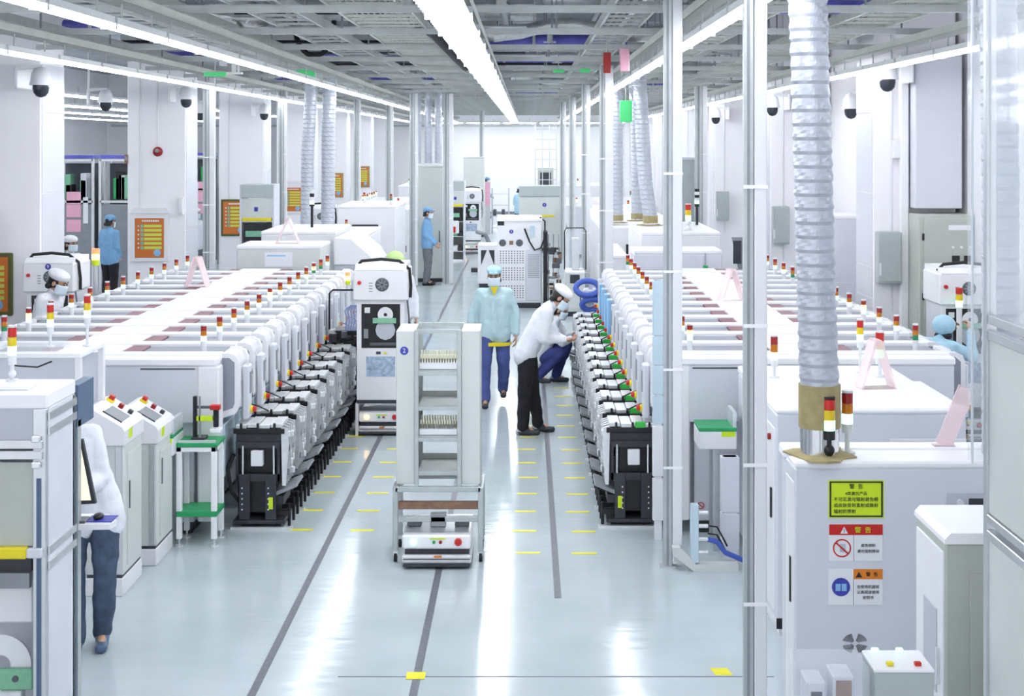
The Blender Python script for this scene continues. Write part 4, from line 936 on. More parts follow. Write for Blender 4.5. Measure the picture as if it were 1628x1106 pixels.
# clear-topped inspection conveyor behind
t = thing('clear_top_conveyor', 'white framed conveyor with clear top behind the near left machine', 'machine', (-3.12, 10.2, 0))
for x in (-1.5, -.045):
    for y in (0, .55): B(x, x + .045, y, y + .045, 0, 1.74, 'white', .004).build('leg', t)
B(-1.5, 0, 0, .6, 1.70, 1.74, 'white', .004).build('top_frame', t) if False else None
for y in (0, .555): B(-1.5, 0, y, y + .045, 1.74, 1.775, 'white_bright', .004).build('top_bar', t)
for x in (-1.5, -.75, -.045): B(x, x + .045, .045, .555, 1.74, 1.775, 'white_bright', .004).build('top_bar', t)
B(-1.46, -.04, .04, .56, 1.776, 1.782, 'acrylic').build('clear_top', t)
B(-1.48, -.03, .05, .58, .8, .95, 'machine', .006).build('conveyor_bed', t); B(-1.48, -.03, .56, .58, .95, 1.70, 'machine').build('back_panel', t)
MB().tube([(-.5, 0, 1.73), (-.45, -.01, 1.69), (-.3, -.01, 1.68), (-.2, 0, 1.72)], .006, 'black', 6).build('cable', t)
big_tower(t, (-.06, .35, 1.775), GYR, .024, .052, .16, ball=False); big_tower(t, (-.31, .3, 1.775), GYR, .024, .052, .1, ball=False)
def console(label, x, y, h, w_=.27, d=.5):
    t = thing('control_console', label, 'console', (x, y, 0)); a = w_
    B(-a, 0, -.01, d + .01, .0, .13, 'white', .006).build('kick_plinth', t); B(-a + .01, -.01, .0, d, .13, .15, 'dark').build('seam', t)
    B(-a, -.0, .0, d, .15, h - .22, 'beige', .006).build('body', t)
    for x_ in (-.055, -.2): B(x_, x_ + .045, -.012, .0, .16, h - .23, 'alu', .004).build('profile', t)
    hd = MB().prism([(-a - .01, h - .22), (.012, h - .22), (.012, h - .12), (-.005, h - .09), (-a + .03, h + .05), (-a - .01, h + .04)], 'y', -.012, d + .01, 'white').build('head', t)
    def on(y0, y1, u0, u1, th, mt, nm):      # u runs down the slope from the back (0) to the aisle edge (1)
        p = lambda u, k_: (-a + .03 + (a - .035) * u + .5 * k_ * th, h + .05 - .14 * u + .87 * k_ * th)
        MB().prism([p(u0, 0), p(u1, 0), p(u1, 1), p(u0, 1)], 'y', y0, y1, mt).build(nm, hd)
    on(.08, .3, .32, .86, .006, 'mid_grey', 'display'); on(.07, .08, .3, .88, .008, 'dark', 'bezel')
    on(.36, .42, .05, .25, .018, 'yellow', 'button_base'); on(.37, .41, .08, .22, .045, 'red', 'stop_button'); on(.36, .40, .42, .55, .03, 'dark_red', 'push_button'); on(.36, .40, .72, .84, .025, 'dark', 'push_button')
    B(.012, .016, .1, .18, h - .19, h - .12, 'lime').build('sticker', hd); B(-.002, .008, .1, d - .08, .2, h - .3, 'beige', .003).build('side_door', t); B(.008, .014, .12, .14, .6, .8, 'dark_grey').build('door_handle', t)
    return t
console('nearer beige control console with sloped screen on the left', XX(196, 10.45), 10.45, 1.30)
console('farther beige control console with sloped screen on the left', XX(249, 11.2), 11.2, 1.16)
# green topped stand
t = thing('test_stand', 'white stand with green shelves beside the left line', 'stand', (-2.66, 11.75, 0)); a = .14; D = .26
for s in (-1, 1):
    for y in (0, D): B(s * a - .022, s * a + .022, y - .022, y + .022, .06, .80, 'white_bright', .004).build('leg', t); MB().cyl((s * a, y, 0), (s * a, y, .012), .035, 'silver', 12).cyl((s * a, y, .012), (s * a, y, .06), .01, 'chrome', 8).build('levelling_foot', t)
B(-a - .022, a + .022, -.022, D + .022, .76, .80, 'white_bright', .004).build('top_frame', t)
B(-a - .03, a + .03, -.03, D + .03, .80, .83, 'green_mat', .004).build('top_shelf', t); B(-a - .025, a + .025, -.027, D + .025, .24, .285, 'green_mat', .004).build('lower_shelf', t)
B(-a - .01, a + .01, .0, .02, .83, .85, 'acrylic_edge').build('clear_rim', t)
t = thing('test_fixture', 'black tester with red and lime parts on the green stand', 'device', (-2.66, 11.8, .83))
B(-.06, .05, .0, .14, 0, .03, 'dark', .004).build('base', t); B(-.05, -.02, .03, .07, .03, .36, 'black', .004).build('column', t); B(.0, .012, .02, .05, .03, .36, 'mid_grey').build('scale', t); MB().cyl((-.02, .05, .27), (.1, .05, .27), .012, 'dark_grey', 8).build('arm', t)
B(.09, .17, .02, .08, .25, .29, 'red', .004).build('red_head', t); B(.115, .155, .03, .07, .11, .25, 'black', .004).build('plunger', t); B(-.02, .11, .02, .06, .16, .20, 'lime', .004).build('lime_arm', t); B(.09, .18, .0, .1, .07, .1, 'paper', .006).build('sample', t)
# small link conveyors with green belts
def link(label, x0, x1, y, z, legs=True):
    t = thing('link_conveyor', label, 'conveyor', ((x0 + x1) / 2, y, 0)); a = (x1 - x0) / 2
    B(-a, a, 0, .35, z - .17, z - .03, 'white', .006).build('housing', t); B(-a, a, 0, .35, z - .03, z, 'green_mat', .004).build('belt_bed', t); B(a * .2, a * .9, -.004, 0, z - .07, z - .03, 'lime').build('label_strip', t)
    B(a - .03, a, .02, .33, z, z + .12, 'acrylic_edge').build('clear_guard', t)
    for y_ in (.05, .28): B(-.03, .03, y_, y_ + .04, 0, z - .17, 'alu').build('leg', t)
link('green topped link conveyor at the near end of the left line', -2.98, -2.82, 11.62, .92)
link('green topped link conveyor at the near end of the right line', 1.36, 1.66, 11.55, .99)
sg = thing('prohibition_sign', 'small round red prohibition sticker on the right end cover', 'sign', (XX(1114, 12.14), 12.145, ZZ(803, 12.15)))
MB().lathe([(.03, 0), (.03, -.003), (.023, -.003), (.023, 0)], (0, 0, 0), 'red', 20, 'y', ring=True).build('ring', sg); b_ = B(-.024, .024, -.003, 0, -.003, .003, 'red').build('bar', sg); b_.rotation_euler = (0, R(40), 0)

# ================================================================== AGV WITH SHELF RACK
agv('transport_robot', 'low white robot with green lamp under the shelf rack', -.69, 11.1, .53, .62, 'lit_green')
t = thing('shelf_rack', 'grey wheeled shelf rack number two carried down the aisle', 'rack', (-.69, 11.3, 0)); D = .45
for s in (-1, 1):
    for y in (0, D): B(s * .33 - .02, s * .33 + .02, y - .02, y + .02, .09, .58, 'alu_dull', .003).build('leg', t)
    for y in (.02, D - .02):
        c = MB().cyl((s * .33 - .012, y, .035), (s * .33 + .012, y, .035), .035, 'rubber', 14).box(s * .33 - .018, s * .33 + .018, y - .015, y + .015, .05, .09, 'silver').build('caster', t)
    B(s * .33 - .02, s * .33 + .02, .02, D - .02, .54, .58, 'alu_dull').build('side_bar', t)
    B(s * .18 - .0 if s > 0 else -.325, .325 if s > 0 else -.18, .01, D, .60, 1.79, 'beige', .006).build('side_box', t)
    for y in (0, D): B(s * .165 - .016, s * .165 + .016, y - .016, y + .016, .56, 1.80, 'alu_dull', .003).build('upright', t)
for y in (0, D): B(-.33, .33, y - .02, y + .02, .545, .585, 'alu_dull', .003).build('frame_bar', t)
B(-.32, .32, .0, .04, .31, .35, 'alu_dull', .003).build('frame_bar', t); B(-.31, .31, .03, .07, .40, .46, 'wood', .004).build('wooden_bar', t)
for y in (0, D): B(-.165, .165, y - .012, y + .012, 1.77, 1.80, 'alu_dull').build('top_bar', t)
for k, z in enumerate((1.46, 1.19, .95, .69)):
    for y in (0, D): B(-.15, .15, y - .012, y + .012, z - .015, z + .015, 'alu_dull').build('shelf_bar', t)
    sh = B(-.148, .148, .02, D - .02, z + .015, z + .025, 'steel_grey').build('shelf', t)
    if k in (0, 2):
        pg = B(-.145, .145, .03, .2, z + .06, z + .075, 'paper').build('magazine', t)
        B(-.145, .145, .026, .032, z + .03, z + .075, 'paper').build('magazine_front', pg)
        pm = MB()
        for r_ in range(2):
            for i in range(14): pm.box(-.14 + i * .0205, -.128 + i * .0205, .05 + r_ * .09, .07 + r_ * .09, z + .075, z + .14 + .02 * r_, 'ivory')
        pm.build('peg_row', pg)['kind'] = 'stuff'
        pm = MB()
        for i in range(14): pm.box(-.138 + i * .0205, -.130 + i * .0205, .035, .045, z + .08, z + .11, 'dark_grey')
        pm.build('pin_row', pg)['kind'] = 'stuff'
    B(-.148, .148, D - .05, D - .03, z + .02, z + .07, 'steel_grey').build('shelf_back', t)
number_disc(t, '2', -.262, .009, 1.635, .032)
# deck gear of the robot below the rack
t2 = thing('lift_unit', 'grey lifting pins on the robot below the shelf rack', 'device', (-.69, 11.3, .272))
B(-.06, .06, .0, .08, 0, .10, 'mid_grey', .006).build('centre_pin', t2)
for s in (-1, 1): B(s * .13, s * .24, .02, .12, 0, .06, 'dark_grey', .004).build('side_pin', t2)
# reel cabinet robots
agv_cabinet('white reel cabinet with dark window standing left in the aisle', -1.62, 16.15)
agv_cabinet('white reel cabinet number nine behind the left line worker', -5.58, 17.05, '9', True)
agv_cabinet('white cabinet beside the nearest right column', 4.72, 15.7, None, True)
t = thing('tower_beacon', 'lit amber beacon on a grey post behind cabinet number nine', 'tower light', (XX(152, 17.9), 17.9, 0)); MB().cyl((0, 0, 0), (0, 0, 1.74), .03, 'alu', 10).build('post', t)
for k, m in enumerate(('lime', 'lit_amber', 'lit_red')): MB().cyl((0, 0, 1.74 + k * .07), (0, 0, 1.805 + k * .07), .045, m, 12).build('lens', t)
t = thing('tower_beacon', 'lit amber beacon beside the dark window cabinet', 'tower light', (XX(553, 19.2), 19.2, 0)); MB().cyl((0, 0, 0), (0, 0, 1.38), .025, 'tower_white', 10).build('post', t)
for k, m in enumerate(('lime', 'lit_amber', 'lit_red')): MB().cyl((0, 0, 1.38 + k * .055), (0, 0, 1.43 + k * .055), .033, m, 12).build('lens', t)
t = thing('tower_beacon', 'red yellow white beacon beside the right edge worker', 'tower light', (XX(1525, 15.5), 15.5, 0)); MB().cyl((0, 0, 0), (0, 0, 1.5), .03, 'tower_white', 10).build('post', t)
for k, m in enumerate(('lit_green', 'lens_yellow', 'red')): MB().cyl((0, 0, 1.5 + k * .07), (0, 0, 1.565 + k * .07), .037, m, 12).build('lens', t)
# black tray exchanger between the carts and the cabinet
t = thing('tray_exchanger', 'black tray exchanger with clear guard left of dark window cabinet', 'machine', (-2.13, 17.2, 0)); rn = random.Random(11)
B(-.2, .17, .1, 1.6, .12, .55, 'black', .01).build('chassis', t); B(-.2, .15, .0, 1.6, .03, .12, 'dark').build('base', t)
for k in range(30):
    x = rn.uniform(-.18, .14); y = rn.uniform(-.05, .12); z = rn.uniform(.15, 1.0); w_ = rn.uniform(.02, .05)
    B(x - w_, x + w_, y, y + .14, z, z + rn.uniform(.03, .12), rn.choice(['black', 'black', 'dark', 'silver', 'dark_grey', 'paper', 'mid_grey']), .004).build('component', t)
B(-.19, .16, .11, .5, .55, 1.02, 'black', .01).build('tower_block', t)
gd = B(-.2, .17, .0, .012, 1.03, 1.50, 'acrylic').build('clear_guard', t); MB().tube([(-.2, .0, 1.0), (-.2, .0, 1.47), (-.16, .0, 1.51), (.17, .0, 1.51)], .012, 'black', 6).build('guard_frame', gd)
for k in range(5): MB().tube([(-.02 + .03 * k, .06, 1.02), (.0 + .03 * k, .08, 1.15), (-.03 + .035 * k, .1, 1.25), (.05 + .02 * k, .1, 1.32)], .012, 'blue_hose', 6).build('air_hose', t)
t = thing('hose_reel', 'large blue hose coil near the crouching worker', 'hose', (.93, 21.3, 0))
for k, (x, z, r_, tl) in enumerate(((-.05, 1.12, .17, .3), (.02, .88, .15, -.2))):
    MB().tube([(x + r_ * math.cos(i / 16 * 6.3), tl * .2 * math.sin(i / 16 * 6.3), z + r_ * .6 * math.sin(i / 16 * 6.3)) for i in range(17)], .045, 'blue_hose', 8).build('coil', t)
B(-.03, .03, .05, .1, 0, 1.2, 'machine').build('stand', t); B(-.1, .14, .02, .3, .9, 1.1, 'machine', .02).build('drum', t)
for k in range(4):
    z = .82; tag(B(0, .04, 0, .22, 0, .42, 'sky_plastic', .006).build('blue_bin', None, (1.02 - .06, 17.35 + .645 * k, .95)), '%s of four bright blue plastic sheets behind the right carts' % ('first', 'second', 'third', 'fourth')[k], 'plastic sheet', 'blue sheets behind the right carts')

# ================================================================== FOREGROUND, RIGHT
t = thing('laser_marker', 'white machine with yellow warning labels in the right foreground', 'machine', (1.47, 8.0, 0)); W = 1.45
B(0, W, 0, .3, .0, 1.46, 'machine', .008).build('body', t); B(-.004, W, -.004, .31, 1.46, 1.50, 'white_bright', .012).build('top_cover', t)
B(.02, W, .36, .52, 0, 1.44, 'machine').build('rear_body', t); B(.0, W, .345, .53, 1.44, 1.50, 'white_bright', .01).build('rear_cover', t)
B(-.005, .004, .03, .27, .1, 1.38, 'white', .003).build('side_panel', t); B(-.012, -.004, .1, .13, .7, .95, 'black').build('side_handle', t)
B(.83, 1.4, -.006, .0, 1.22, 1.33, 'machine_grey', .003).build('control_plate', t); B(.95, 1.1, -.012, -.006, 1.24, 1.30, 'dark').build('display', t); MB().lathe([(.02, 0), (.02, -.02)], (.9, -.006, 1.275), 'silver', 12, 'y').build('key_switch', t)
gm = MB()
cx, cz = XX(1359, 8.0) - 1.47, ZZ(1022, 8.0)
for q in range(4):
    for k in range(6):
        r_ = .018 + k * .0085; a0 = R(45 + 90 * q - 30); pts = [(cx + r_ * math.cos(a0 + R(60) * i / 6) * 1.1, -.002, cz + r_ * math.sin(a0 + R(60) * i / 6) * .85) for i in range(7)]
        gm.tube(pts, .0022, 'dark', 4)
gm.build('speaker_grille', t)['kind'] = 'stuff'
big_tower(t, (XX(1318, 8.06) - 1.47, .06, 1.50), ('lit_green', 'lens_yellow', 'red'), .034, .058, .11, 'black')
big_tower(t, (XX(1347, 8.2) - 1.47, .2, 1.50), ('lit_green', 'lens_amber', 'dark_red'), .031, .058, .12, 'beige', False)
def sign(name, label, x0, x1, z0, z1, y, mt):
    t = thing(name, label, 'sign', (x0, y, z0)); B(0, x1 - x0, -.003, 0, 0, z1 - z0, mt).build('plate', t); return t, x1 - x0, z1 - z0
s_, w_, h_ = sign('laser_sign', 'yellow laser warning sign with black border on white machine', XX(1317, 8), XX(1405, 8), ZZ(823, 8), ZZ(763, 8), 8.0, 'lime')
for a_ in ((.006, w_ - .006, .006, .014), (.006, w_ - .006, h_ - .014, h_ - .006), (.006, .015, .014, h_ - .014), (w_ - .015, w_ - .006, .014, h_ - .014)): B(a_[0], a_[1], -.005, -.003, a_[2], a_[3], 'ink').build('border', s_)
text('警  告', .030, 'ink', s_, (w_ / 2, -.005, h_ * .83))
text('4类激光产品', .022, 'ink', s_, (w_ / 2, -.005, h_ * .645))
for k, q in enumerate(('不可见激光辐射避免眼', '或皮肤受到直射或散射', '辐射的照射')): text(q, .0245, 'ink', s_, (.028, -.005, h_ * (.49 - .16 * k)), align='LEFT')
s_, w_, h_ = sign('caution_sign', 'white warning sign with red header and no-touch symbol', XX(1318, 8), XX(1403, 8), ZZ(891, 8), ZZ(833, 8), 8.0, 'paper')
B(0, w_, -.005, -.003, h_ * .71, h_, 'red').build('header', s_); B(w_ * .455, w_ * .465, -.005, -.003, 0, h_ * .71, 'mid_grey').build('divider', s_)
tr = MB().prism([(w_ * .21, h_ * .75), (w_ * .35, h_ * .75), (w_ * .28, h_ * .94)], 'y', -.007, -.005, 'paper').build('triangle', s_); B(w_ * .275, w_ * .285, -.009, -.007, h_ * .78, h_ * .88, 'ink').build('exclamation', tr)
text('警  告', .036, 'lime', s_, (w_ * .63, -.007, h_ * .84))
r_ = MB().lathe([(.05, 0), (.05, -.003), (.043, -.003), (.043, 0)], (w_ * .24, -.003, h_ * .35), 'red', 28, 'y', ring=True).build('ban_ring', s_)
b_ = B(-.045, .045, -.004, 0, -.004, .004, 'red').build('ban_bar', s_, (w_ * .24, -.004, h_ * .35)); b_.rotation_euler = (0, R(42), 0)
MB().box(w_ * .24 - .012, w_ * .24 + .02, -.0045, -.003, h_ * .35 - .022, h_ * .35 + .024, 'machine_grey', .0005).build('hand_symbol', s_)
text('避免倾斜', .020, 'ink', s_, (w_ * .73, -.005, h_ * .42)); text('请勿强制推动', .020, 'ink', s_, (w_ * .73, -.005, h_ * .26))
s_, w_, h_ = sign('manual_sign', 'white sign with blue manual symbol and orange header', XX(1317, 8), XX(1403, 8), ZZ(961, 8), ZZ(904, 8), 8.0, 'paper')
B(w_ * .46, w_, -.005, -.003, h_ * .72, h_, 'orange').build('header', s_); B(w_ * .455, w_ * .465, -.005, -.003, 0, h_ * .72, 'mid_grey').build('divider', s_)
MB().lathe([(.05, 0), (.05, -.003)], (w_ * .23, -.003, h_ * .5), 'navy_disc', 28, 'y').build('blue_disc', s_)
for s in (-1, 1): B(w_ * .23 + s * .003, w_ * .23 + s * .03, -.008, -.006, h_ * .5 - .02, h_ * .5 + .018, 'sky_plastic').build('book_page', s_)
MB().prism([(w_ * .5, h_ * .77), (w_ * .62, h_ * .77), (w_ * .56, h_ * .93)], 'y', -.007, -.005, 'ink').build('triangle', s_)
text('警  告', .026, 'ink', s_, (w_ * .80, -.007, h_ * .85))
for k, q in enumerate(('在使用机器前', '认真阅读使用', '说明书')): text(q, .0205, 'ink', s_, (w_ * .73, -.005, h_ * (.5 - .15 * k)))
# second machine behind
t = thing('board_loader', 'white machine behind the warning machine under a pink tent sign', 'machine', (1.64, 9.6, 0)); W = 1.25
B(0, W, 0, 1.1, .1, 1.46, 'machine', .01).build('body', t); B(-.006, W + .006, -.006, 1.106, 1.46, 1.50, 'white_bright', .014).build('top_cover', t); B(.02, W - .02, .02, 1.08, 0, .1, 'white').build('plinth', t)
B(-.008, .004, .06, .5, .15, 1.36, 'white', .003).build('side_door', t); B(-.008, .004, .56, 1.04, .15, 1.36, 'white', .003).build('side_door', t)
for y in (.12, .62): B(-.02, -.008, y, y + .03, .75, .95, 'black', .003).build('door_handle', t)
MB().lathe([(.022, 0), (.022, -.02)], (-.008, .18, 1.28), 'dark_red', 12, 'x').build('stop_button', t); B(-.012, -.006, .8, .86, 1.36, 1.4, 'lime').build('sticker', t)
B(.74, W, -.008, .0, 1.22, 1.30, 'white', .003).build('slot_plate', t); B(.8, .92, -.012, -.008, 1.235, 1.28, 'black').build('slot', t)
B(.0, .12, -.004, .0, .05, .12, 'black').build('kick_slot', t)
# link with small tower between loader and line
t = cabinet('buffer_unit', 'low pale unit between the loader and the right line', 'machine', 1.72, 2.95, 10.95, 11.9, 1.43, 'machine', doors=2)
big_tower(t, (XX(1230, 11.3) - 2.335, -.15, 1.43), GAR, .028, .06, .09, ball=False); big_tower(t, (XX(1400, 11.3) - 2.335, -.1, 1.43), GYR, .033, .065, .1, ball=False); big_tower(t, (XX(1364, 11.6) - 2.335, .1, 1.43), GYR, .026, .055, .2, ball=False)
# pink A shaped signs
def tent(label, x, y, z, h=.31, a=.12, d=.16, rz=0):
    t = thing('tent_sign', label, 'sign', (x, y, z), rz)
    for s in (-1, 1): MB().prism([(s * a, 0), (s * (a - .012) , 0), (s * .012 - .006 * s, h), (s * .03, h)], 'y', -d / 2, d / 2, 'pink_clear').build('leaf', t)
    B(-a, a, -d / 2, d / 2, 0, .006, 'pink_clear').build('base', t); B(-.02, .02, -d / 2, d / 2, h - .01, h + .008, 'pink_clear').build('ridge', t)
tent('pink clear tent sign on the white loader in right foreground', XX(1392, 10.4), 10.4, 1.5, .34, .13, .14, R(8))
tent('pink clear tent sign on top of the left placement line', XX(314, 18), 18.0, 1.472, .36, .14, .18, R(-8))
tent('pink clear tent sign on top of the right placement line', XX(1163, 16.3), 16.3, 1.472, .36, .14, .18, R(10))
tent('pink clear tent sign on the hooded machine behind left line', XX(458, 21.5), 21.5, 1.76, .36, .17, .18)
t = thing('leaning_sheet', 'pink clear sheet leaning on the warning machine', 'sign', (XX(1500, 8.42), 8.42, 1.5)); b_ = B(-.05, .05, -.004, .004, 0, .36, 'pink_clear').build('sheet', t); b_.rotation_euler = (R(-6), R(24), 0); B(-.06, .06, -.03, .03, 0, .008, 'pink_clear').build('foot', t)
# near right cabinet, control box, enclosure
t = thing('side_cabinet', 'olive fronted cabinet with side window at lower right', 'cabinet', (1.72, 6.0, 0))
B(0, .42, 0, .45, .05, 1.60, 'olive_grey', .008).build('body', t); MB().prism([(-.005, 1.60), (-.005, 1.62), (.02, 1.645), (.42, 1.645), (.42, 1.60)], 'y', -.01, .46, 'white_bright').build('top_cover', t); B(.02, .4, .02, .43, 0, .05, 'dark').build('plinth', t)
B(-.006, .004, .02, .43, .08, 1.56, 'white', .003).build('side_panel', t); B(-.01, -.005, .1, .3, .95, 1.3, 'machine_grey', .002).build('side_window', t); B(-.02, -.006, .06, .075, 1.0, 1.15, 'silver').build('side_handle', t)
for z0, z1 in ((.72, 1.48), (.2, .68)): B(.1, .41, -.006, .0, z0, z1, 'olive_grey', .002).build('door', t)
t = thing('control_box', 'small grey control box with coloured buttons at bottom right', 'device', (1.24, 5.2, 0))
B(0, .21, 0, .2, 1.0, 1.36, 'box_grey', .004).build('case', t); B(-.002, .212, -.002, .2, 1.36, 1.372, 'white_bright', .003).build('lid', t); B(.02, .19, .02, .18, 0, 1.0, 'machine').build('pedestal', t)
for x, y, m in ((.05, .03, 'yellow'), (.15, .03, 'red'), (.03, .17, 'lit_green'), (.12, .17, 'lit_green')): B(x, x + .025, y, y + .02, 1.372, 1.386, m, .003).build('button', t)
t = thing('acrylic_box', 'clear acrylic box holding a small printer at bottom right', 'box', (.97, 5.2, 0))
B(0, .25, 0, .2, .9, 1.375, 'acrylic').build('cover', t); B(.0, .25, .0, .2, 0, .9, 'machine', .004).build('pedestal', t); pr = B(.03, .10, .02, .15, .9, 1.32, 'machine', .006).build('printer', t); B(.045, .085, .016, .02, 1.25, 1.285, 'dark').build('printer_slot', pr); B(.04, .09, .012, .016, 1.252, 1.268, 'paper').build('paper_roll', pr)
br = B(.125, .20, .02, .15, .9, 1.34, 'machine', .004).build('frame', t); B(.135, .19, .015, .02, .92, 1.325, 'wood').build('brown_panel', br)
t = thing('clear_enclosure', 'tall aluminium enclosure with clear upper panels at right edge', 'enclosure', (1.75, 4.6, 0)); H = 3.95
for y in (0, .96): B(0, .04, y, y + .04, 0, H, 'alu', .003).build('profile', t); B(.9, .94, y, y + .04, 0, H, 'alu', .003).build('profile', t)
for z in (1.74, 1.80, 2.50, 2.56, .04): B(.0, .035, .04, .96, z, z + .035, 'alu', .003).build('cross_profile', t)
B(.01, .018, .04, .96, .08, 1.74, 'beige').build('lower_panel', t); B(.01, .018, .04, .96, 1.84, 2.50, 'beige').build('middle_panel', t); B(.01, .018, .04, .96, 2.60, H, 'acrylic').build('clear_panel', t)
B(.04, .9, .97, .98, .0, 2.5, 'beige').build('end_panel', t); B(.04, .9, .97, .98, 2.6, H, 'acrylic').build('clear_panel', t)
B(-.06, .0, .94, 1.0, 2.03, H, 'acrylic').build('clear_chute', t); B(-.063, -.055, .94, .948, 2.03, H, 'acrylic_edge').build('chute_edge', t); B(.0, .04, .0, 1.0, H, H + .04, 'alu').build('top_profile', t)

# ================================================================== SIDE HALL BEHIND THE LEFT COLUMNS
def test_rack(label, x, y, h=2.9, w_=.8, notes=False, grp='test racks in the side hall'):
    t = thing('test_rack', label, 'rack', (x, y, 0), 0, grp)
    for s in (-1, 1):
        for yy in (0, .7): B(s * w_ / 2 - .03, s * w_ / 2 + .03, yy - .03, yy + .03, 0, h, 'alu', .004).build('profile', t)
    B(-w_ / 2 + .03, w_ / 2 - .03, .6, .7, .1, h - .1, 'dark_grey').build('back_panel', t)
    B(-w_ / 2 + .03, w_ / 2 - .03, -.02, .02, .1, 1.95, 'mid_grey').build('lower_door', t)
    for z in (.08, 1.98, h - .05): B(-w_ / 2, w_ / 2, -.03, .03, z, z + .05, 'alu').build('cross_bar', t)
    rn = random.Random(int(x * 10))
    for k in range(4):
        x_ = rn.uniform(-.25, .2); B(x_, x_ + .13, .1, .4, 2.05, 2.05 + rn.uniform(.2, .6), rn.choice(['green', 'black', 'olive_grey', 'machine', 'pcb_green']), .01).build('test_unit', t)
    B(-w_ / 2, w_ / 2, .0, .6, h, h + .08, 'violet_pipe', .01).build('cable_tray', t)
    if notes:
        for k, z in enumerate((1.37, 1.68, 1.95)): B(-.15, .15, -.03, -.02, z, z + .26, 'pink').build('pink_notice', t)
        B(.2, .3, -.03, -.02, 1.55, 2.1, 'paper').build('notice', t)
test_rack('test rack with pink notices in the side hall', -9.5, 30.6, notes=True)
test_rack('test rack left of the pink notices in the side hall', -10.5, 30.6); test_rack('test rack right of the pink notices in the side hall', -8.55, 30.6)
test_rack('test rack with pink notices seen past the tall left post', -8.7, 38.5, notes=True); test_rack('plain test rack seen past the tall left post', -9.7, 38.5)
t = cabinet('side_hall_cabinet', 'dark grey cabinet by the end of the side hall', 'cabinet', -12.5, -11, 44, 45, 2.4, 'mid_grey'); 
t = thing('info_board', 'blue and white notice board between the left columns', 'notice', (XX(297, 27), 27, 0)); B(-.2, .2, .0, .03, 1.2, 2.5, 'paper').build('board', t); B(-.2, .2, -.004, 0, 2.0, 2.48, 'sky_plastic').build('picture', t); B(-.2, -.15, .0, .04, 0, 1.2, 'alu').build('leg', t); B(.15, .2, .0, .04, 0, 1.2, 'alu').build('leg', t)
t = thing('info_board', 'blue picture board beside the nearest left column', 'notice', (-6.55, 17.3, 0)); B(-.2, .2, .0, .03, 1.2, 2.4, 'paper').build('board', t); B(-.2, .2, -.004, 0, 1.8, 2.38, 'blue_steel').build('picture', t); B(-.2, -.15, .0, .04, 0, 1.2, 'alu').build('leg', t); B(.15, .2, .0, .04, 0, 1.2, 'alu').build('leg', t)

# ================================================================== PEOPLE
def bake(o, voxel, smooth=4, disp=0):
    m = o.modifiers.new('r', 'REMESH'); m.mode = 'VOXEL'; m.voxel_size = voxel; m.use_smooth_shade = True
    if smooth: m = o.modifiers.new('s', 'SMOOTH'); m.iterations = smooth; m.factor = .5
    if disp:
        tx = bpy.data.textures.get('folds') or bpy.data.textures.new('folds', 'CLOUDS'); tx.noise_scale = .11; tx.noise_depth = 1
        m = o.modifiers.new('d', 'DISPLACE'); m.texture = tx; m.strength = disp; m.mid_level = .5; m.texture_coords = 'LOCAL'
    pa = o.parent; o.parent = None; me = evaluated(o); o.parent = pa
    mats = [k for k in o.data.materials]; o.modifiers.clear(); old = o.data; o.data = me; bpy.data.meshes.remove(old)
    me.materials.clear(); me.materials.append(mats[0]); me.polygons.foreach_set('material_index', [0] * len(me.polygons)); me.polygons.foreach_set('use_smooth', [True] * len(me.polygons))
STAND = dict(hipL=(.095, 0, .90), hipR=(-.095, 0, .90), kneeL=(.10, -.02, .49), kneeR=(-.10, -.02, .49), ankL=(.105, .02, .08), ankR=(-.105, .02, .08),
             shL=(.17, .01, 1.375), shR=(-.17, .01, 1.375), elL=(.25, .03, 1.12), elR=(-.25, .03, 1.12), wrL=(.26, -.06, .88), wrR=(-.26, -.06, .88),
             neck=(0, .0, 1.46), head=(0, -.02, 1.58), fwd=(0, -1, 0), toeL=(0, -1), toeR=(0, -1), palmL=None, palmR=None)
